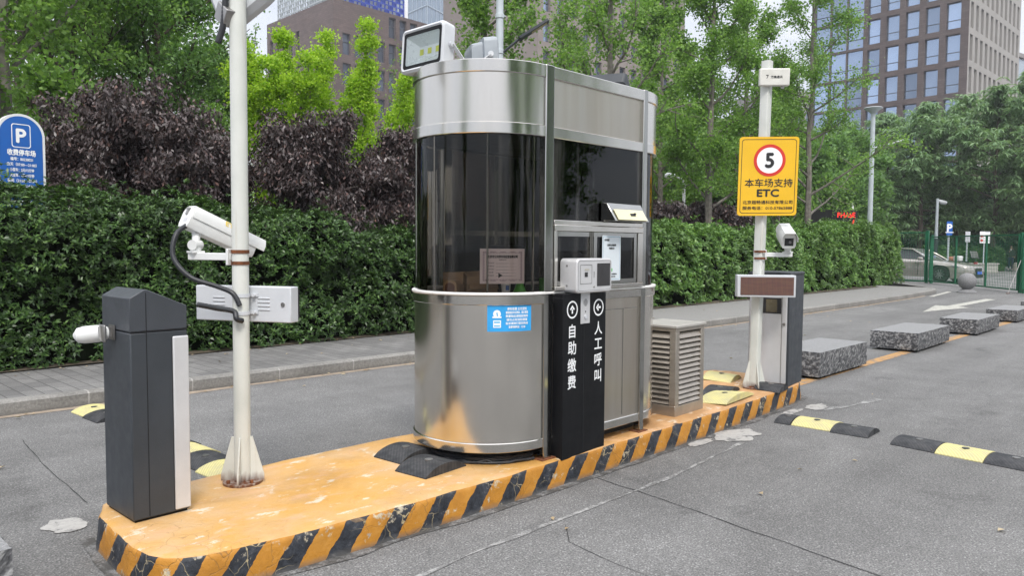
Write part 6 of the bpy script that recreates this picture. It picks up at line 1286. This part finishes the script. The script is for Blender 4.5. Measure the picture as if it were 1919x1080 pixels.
def facade(t, mb, A, Bp, z0, z1, cols, rows, ww, wh, off_u, pitch_u, depth, glass, bar, bars=(.33,), skip=None):
    """wall from A to B (outward on the right-hand side of A->B) with real window openings"""
    d = (Bp - A); Ln = d.length; d = d.normalized(); nrm = Vector((d.y, -d.x, 0)); R = t.location
    def pt(u, z, o=0): p = A + d * u - nrm * o; return (p.x - R.x, p.y - R.y, z)
    us = [off_u + pitch_u * i for i in range(cols)]; q = lambda u0, u1, a, b_: mb.add([pt(u0, a), pt(u1, a), pt(u1, b_), pt(u0, b_)], [(0, 1, 2, 3)]) if u1 - u0 > 1e-4 and b_ - a > 1e-4 else None
    zc = z0
    for zr in rows:
        q(0, Ln, zc, zr); uc = 0
        for i, u in enumerate(us):
            if skip and skip(i, zr): continue
            q(uc, u, zr, zr + wh); uc = u + ww; a, b_ = u, u + ww
            for (p0, p1) in (((a, zr), (b_, zr)), ((b_, zr), (b_, zr + wh)), ((b_, zr + wh), (a, zr + wh)), ((a, zr + wh), (a, zr))): mb.add([pt(*p0), pt(*p1), pt(*p1, depth), pt(*p0, depth)], [(0, 3, 2, 1)])
            o = bpy.data.objects.new('window', window_data(ww, wh, glass, bar, bars)); C.objects.link(o); o.parent = t; o.location = pt((a + b_) / 2, zr + wh / 2, depth - .02); o.rotation_euler = (0, 0, math.atan2(d.y, d.x))
        q(uc, Ln, zr, zr + wh); zc = zr + wh
    q(0, Ln, zc, z1)
G_SKY = winmat('sky_window', (.36, .46, .62)); G_DARK = winmat('dark_window', (.045, .055, .07), .25, .15); G_MID = winmat('mid_window', (.24, .30, .40)); M_BAR = plain('window_bar_dark', (.05, .055, .065), .5)
M_BROWN = brickm('brown_brick', (.105, .082, .078)); M_BEIGE = plain('beige_stone', (.31, .295, .275), .85, 0, .06, .3); M_BROWN2 = brickm('brown_panel', (.125, .092, .085)); M_GREYB = plain('grey_stone', (.25, .235, .225), .85, 0, .1, .3)
# right-hand office block
Cn, Lf, Rt = cpt(1798, 97), cpt(1512, 112.3), cpt(1893, 113.8)
t = thing('office_block', 'brown brick office block with a beige side wall at the upper right', 'building', Cn)
rows = [1.1 + 4 * i for i in range(9)]; mb = MB(); Sp = Lf + (Cn - Lf).normalized() * 7.4; facade(t, mb, Lf, Sp, 0, 42, 3, [r_ - .2 for r_ in rows[1:]], 2.2, 3.7, .3, 2.36, .25, G_SKY, M_BAR, (.33,)); facade(t, mb, Sp, Cn, 0, 42, 5, rows[1:], 1.72, 3.3, .35, 2.48, .45, G_SKY, M_BAR, (.33,)); obj('brick_wall', mb, M_BROWN, t)
mb = MB(); facade(t, mb, Cn, Rt, 0, 42, 11, rows[2:], 1.15, 3.2, .65, 2.15, .7, G_DARK, M_BAR, ()); obj('stone_wall', mb, M_BEIGE, t)
mb = MB(); rl = lambda p: (p.x - Cn.x, p.y - Cn.y); Bk = Lf + (Rt - Cn); mb.add([(*rl(p), 41.9) for p in (Lf, Cn, Rt, Bk)], [(0, 1, 2, 3)]); mb.add([(*rl(p), z) for z in (0, 41.9) for p in (Rt, Bk)], [(0, 1, 3, 2)]); mb.add([(*rl(p), z) for z in (0, 41.9) for p in (Bk, Lf)], [(0, 1, 3, 2)]); obj('roof', mb, M_BROWN, t)
# centre-left office block with lattice roof screens
Cn, Lf, Rt = cpt(628, 120), cpt(505, 135), cpt(628, 120); Rt = Cn + (Rv * 10.2 + FW * 11).normalized() * 22
t = thing('office_block', 'dark brown office block with lattice screens on its roof above the lime tree', 'building', Cn)
zt = 39.3; rows = [zt - 4.6 - 5.0 * (6 - i) for i in range(7)]
mb = MB(); facade(t, mb, Lf, Cn, 0, zt, 9, [zt - 12.2 - 5 * i for i in (3, 2, 1, 0)] + [zt - 7.0], 1.15, 4.0, .9, 2.2, .5, G_DARK, M_BAR, (.5,), lambda i, z: z > zt - 8 and i > 4)
obj('left_wall', mb, M_BROWN2, t)
mb = MB(); facade(t, mb, Cn, Rt, 0, zt, 9, [zt - 8.2 - 4.6 * i for i in (4, 3, 2, 1, 0)] + [zt - 3.9], 1.5, 3.3, 1.6, 2.25, .5, G_MID, M_BAR, (.6,), lambda i, z: z > zt - 4.5 and i < 4); obj('right_wall', mb, M_BROWN2, t)
Bk = Lf + (Rt - Cn); mb = MB(); rl = lambda p: (p.x - Cn.x, p.y - Cn.y); mb.add([(*rl(p), zt - .02) for p in (Lf, Cn, Rt, Bk)], [(0, 1, 2, 3)]); mb.add([(*rl(p), z) for z in (0, zt - .02) for p in (Rt, Bk)], [(0, 1, 3, 2)]); mb.add([(*rl(p), z) for z in (0, zt - .02) for p in (Bk, Lf)], [(0, 1, 3, 2)]); obj('roof', mb, M_BROWN2, t)
def lattice(A, Bp, z0, z1, m_bar, m_back, name):
    d = Bp - A; Ln = d.length; d = d.normalized(); nrm = Vector((d.y, -d.x, 0)); O = A - t.location; mb = MB(); Mx = Matrix(((d.x, -nrm.x, 0, O.x), (d.y, -nrm.y, 0, O.y), (0, 0, 1, 0), (0, 0, 0, 1)))
    def bx(*a): q = MB().bx(*a); mb.add([Mx @ Vector(v) for v in q.v], q.f)
    nu = int(Ln / .75)
    for i in range(nu + 1): bx(Ln * i / nu - .07, Ln * i / nu + .07, -.1, .1, z0, z1)
    nv = int((z1 - z0) / .75)
    for j in range(nv + 1): z = z0 + (z1 - z0) * j / nv; bx(0, Ln, -.16, -.102, z - .09, z + .09)
    for i in range(nu):
        for j in range(nv):
            if (i * 7 + j * 5) % 3 == 0: z = z0 + (z1 - z0) * j / nv; bx(Ln * i / nu, Ln * (i + 1) / nu, .102, .14, z, z + (z1 - z0) / nv)
    obj(name, mb, m_bar, t)
ins = (Rt - Lf).normalized()
nL = (Lf - Cn).normalized(); nR = (Rt - Cn).normalized(); I0 = Cn + nL * .8 + nR * .8
lattice(Cn + nL * 19 + nR * 1.0, I0, zt, zt + 12, plain('lattice_grey', (.42, .46, .48), .5), None, 'grey_roof_screen'); lattice(I0 + nR * .3, I0 + nR * 13.5, zt, zt + 12, plain('lattice_blue', (.03, .07, .42), .5), None, 'blue_roof_screen')
mb = MB(); q = MB().bx(-.3, .3, -.3, .3, zt, zt + 12); P_ = I0 + nR * 13.9 - Cn; mb.add([(v[0] + P_.x, v[1] + P_.y, v[2]) for v in q.v], q.f); obj('white_roof_post', mb, M_WHITE, t)
mb = MB(); q = MB().bx(-5, 5, -5, 5, zt, zt + 11); P_ = (nL * 8 + nR * 9); mb.add([tuple(Matrix.Rotation(math.atan2(nR.y, nR.x), 3, 'Z') @ Vector(v) + P_) for v in q.v], q.f); obj('roof_plant_room', mb, plain('pale_plant_room', (.42, .47, .50), .6), t)
# glass tower behind the floodlight
Cn, Lf, Rt = cpt(800, 165), cpt(742, 175), cpt(862, 178); t = thing('glass_tower', 'pale blue glass tower behind the three emitter floodlight', 'building', Cn)
mb = MB(); rl = lambda p: (p.x - Cn.x, p.y - Cn.y); Bk = Lf + Rt - Cn
for a, c in ((Lf, Cn), (Cn, Rt), (Rt, Bk), (Bk, Lf)): mb.add([(*rl(a), 0), (*rl(c), 0), (*rl(c), 75), (*rl(a), 75)], [(0, 1, 2, 3)])
mb.add([(*rl(p), 75) for p in (Lf, Cn, Rt, Bk)], [(0, 1, 2, 3)]); obj('glass_wall', mb, winmat('tower_glass', (.55, .66, .78), .7, .15), t)
mb = MB()
for a, c in ((Lf, Cn), (Cn, Rt)):
    d = (c - a); Ln = d.length; d.normalize(); nrm = Vector((d.y, -d.x, 0)); O = a - Cn; Mx = Matrix(((d.x, nrm.x, 0, O.x), (d.y, nrm.y, 0, O.y), (0, 0, 1, 0), (0, 0, 0, 1)))
    for i in range(int(Ln / 1.8) + 1): q = MB().bx(i * 1.8 - .06, i * 1.8 + .06, .0, .08, 0, 75); mb.add([Mx @ Vector(v) for v in q.v], q.f)
    for j in range(19): q = MB().bx(0, Ln, .082, .14, j * 4 - .12, j * 4 + .12); mb.add([Mx @ Vector(v) for v in q.v], q.f)
obj('mullion', mb, plain('tower_frame', (.40, .47, .54), .5), t)
# centre office block behind the ginkgos
A, Bp = cpt(1005, 104), cpt(1275, 124); Dp = (Bp - A); nb = Vector((-Dp.y, Dp.x, 0)).normalized(); Lf = A + nb * 22; Bk = Bp + nb * 22
t = thing('office_block', 'greyish brown office block with narrow windows seen through the ginkgos', 'building', A); mb = MB(); rows = [.9 + 4 * i for i in range(10)]
facade(t, mb, A, Bp, 0, 44, 12, rows[2:], 1.25, 2.9, .9, 2.52, .5, G_MID, M_BAR, (.4,)); obj('front_wall', mb, plain('warm_grey_stone', (.24, .205, .185), .85, 0, .08, .4), t)
mb = MB(); rl = lambda p: (p.x - A.x, p.y - A.y); 
for a, c in ((Lf, A), (Bp, Bk), (Bk, Lf)): mb.add([(*rl(a), 0), (*rl(c), 0), (*rl(c), 44), (*rl(a), 44)], [(0, 1, 2, 3)])
mb.add([(*rl(p), 44) for p in (Lf, A, Bp, Bk)], [(0, 1, 2, 3)]); obj('side_wall', mb, bpy.data.materials['warm_grey_stone'], t)
# low brown block and far grey block in the gap
def block(label, pxa, da, pxb, db, H, m_, cols, rows, ww, wh, off, pitch, glass, dep=14, bars=()):
    A, Bp = cpt(pxa, da), cpt(pxb, db); Dp = Bp - A; nb = Vector((-Dp.y, Dp.x, 0)).normalized() * dep; Lf, Bk = A + nb, Bp + nb; t = thing('office_block', label, 'building', A); mb = MB(); facade(t, mb, A, Bp, 0, H, cols, rows, ww, wh, off, pitch, .5, glass, M_BAR, bars); obj('front_wall', mb, m_, t)
    mb = MB(); rl = lambda p: (p.x - A.x, p.y - A.y)
    for a, c in ((Lf, A), (Bp, Bk), (Bk, Lf)): mb.add([(*rl(a), 0), (*rl(c), 0), (*rl(c), H), (*rl(a), H)], [(0, 1, 2, 3)])
    mb.add([(*rl(p), H) for p in (Lf, A, Bp, Bk)], [(0, 1, 2, 3)]); obj('roof', mb, m_, t); return t
block('low brown block with pale windows behind the leafy ginkgo', 1262, 150, 1432, 152, 26.5, M_BROWN2, 9, [10.2, 14.4, 18.6, 22.4], 1.2, 2.6, .7, 1.95, G_SKY)
block('far grey block with white columns between the sign pole and the sparse ginkgo', 1428, 185, 1560, 190, 39, M_GREYB, 8, [16, 21, 26, 31], 1.1, 4.2, .7, 2.05, G_MID)
block('far brown block with a pale glazed top at the right edge of the photo', 1878, 150, 1990, 165, 34, M_BROWN, 6, [16.5, 20.7, 24.9], 1.6, 2.6, 1.2, 3.0, G_SKY)
A = cpt(1880, 152); t = thing('rooftop_hall', 'pale glazed rooftop hall on the far brown block at the right edge', 'building', A + Vector((0, 0, 34.02))); b = MB(); Bp = cpt(1995, 168); d = Bp - A; q = MB().bx(0, d.length, 0, 8, 0, 5.0); Mx = Matrix.Rotation(math.atan2(d.y, d.x), 3, 'Z'); b.add([Mx @ Vector(v) for v in q.v], q.f); obj('glazed_wall', b, winmat('hall_glass', (.5, .56, .62), .6, .2), t); b = MB(); q = MB().bx(-.4, d.length + .4, -.5, 8.4, 5.002, 5.8); b.add([Mx @ Vector(v) for v in q.v], q.f); obj('roof_edge', b, M_GREYB, t)
# ------------------------------------------------------------------ unseen tree copies behind the viewpoint, added to shape reflections in steel and glass
TREES = [o for o in bpy.data.objects if o.get('category') == 'tree']
def pick(w_): return [o for o in TREES if w_ in o['label']][0]
for i, (wd, x, y, rz, lb) in enumerate([('leafy ginkgo', 1.5, -12, 2.0, 'unseen ginkgo added across the street to mirror in the booth steel'), ('dark green tree behind', 7, -10, 3.0, 'unseen dark green tree added across the street to darken the booth windows'), ('far green tree behind', 13, -13, 4.0, 'unseen tall green tree added to mirror in the flat booth side'), ('far green tree filling', 20, -12, 5.0, 'unseen green tree added to mirror at the far end of the booth'), ('mid green tree left', 4.0, -15, 2.6, 'unseen wide green tree added to mirror between two others'), ('far green tree behind', 10, -17, 1.4, 'unseen tall tree added in a second row for the reflections'), ('dark green tree behind', 16, -8, 2.2, 'unseen dark tree added across the street for the reflections'), ('dark green tree behind', -14, 1, .4, 'unseen dark green tree added behind the viewpoint for the reflections')]):
    c = copy_tree(pick(wd)); c.location = (x, y, 0); c.rotation_euler = (0, 0, rz); c['label'] = lb; c['group'] = 'unseen trees added for reflections'

# ------------------------------------------------------------------ thin city haze
hz = MB(); hz.bx(-152, 352, -152, 302, -1.0, 82); h = obj('haze', hz, [], smooth=0); m = bpy.data.materials.new('haze_air'); m.use_nodes = True; t = m.node_tree; t.nodes.remove(t.nodes['Principled BSDF'])
v = nd(t, 'VolumePrincipled', Density=.0007); v.inputs['Color'].default_value = (.93, .95, 1, 1); v.inputs['Anisotropy'].default_value = .2; lk(t, v.outputs[0], t.nodes['Material Output'].inputs['Volume']); h.data.materials.append(m); h['kind'] = 'stuff'
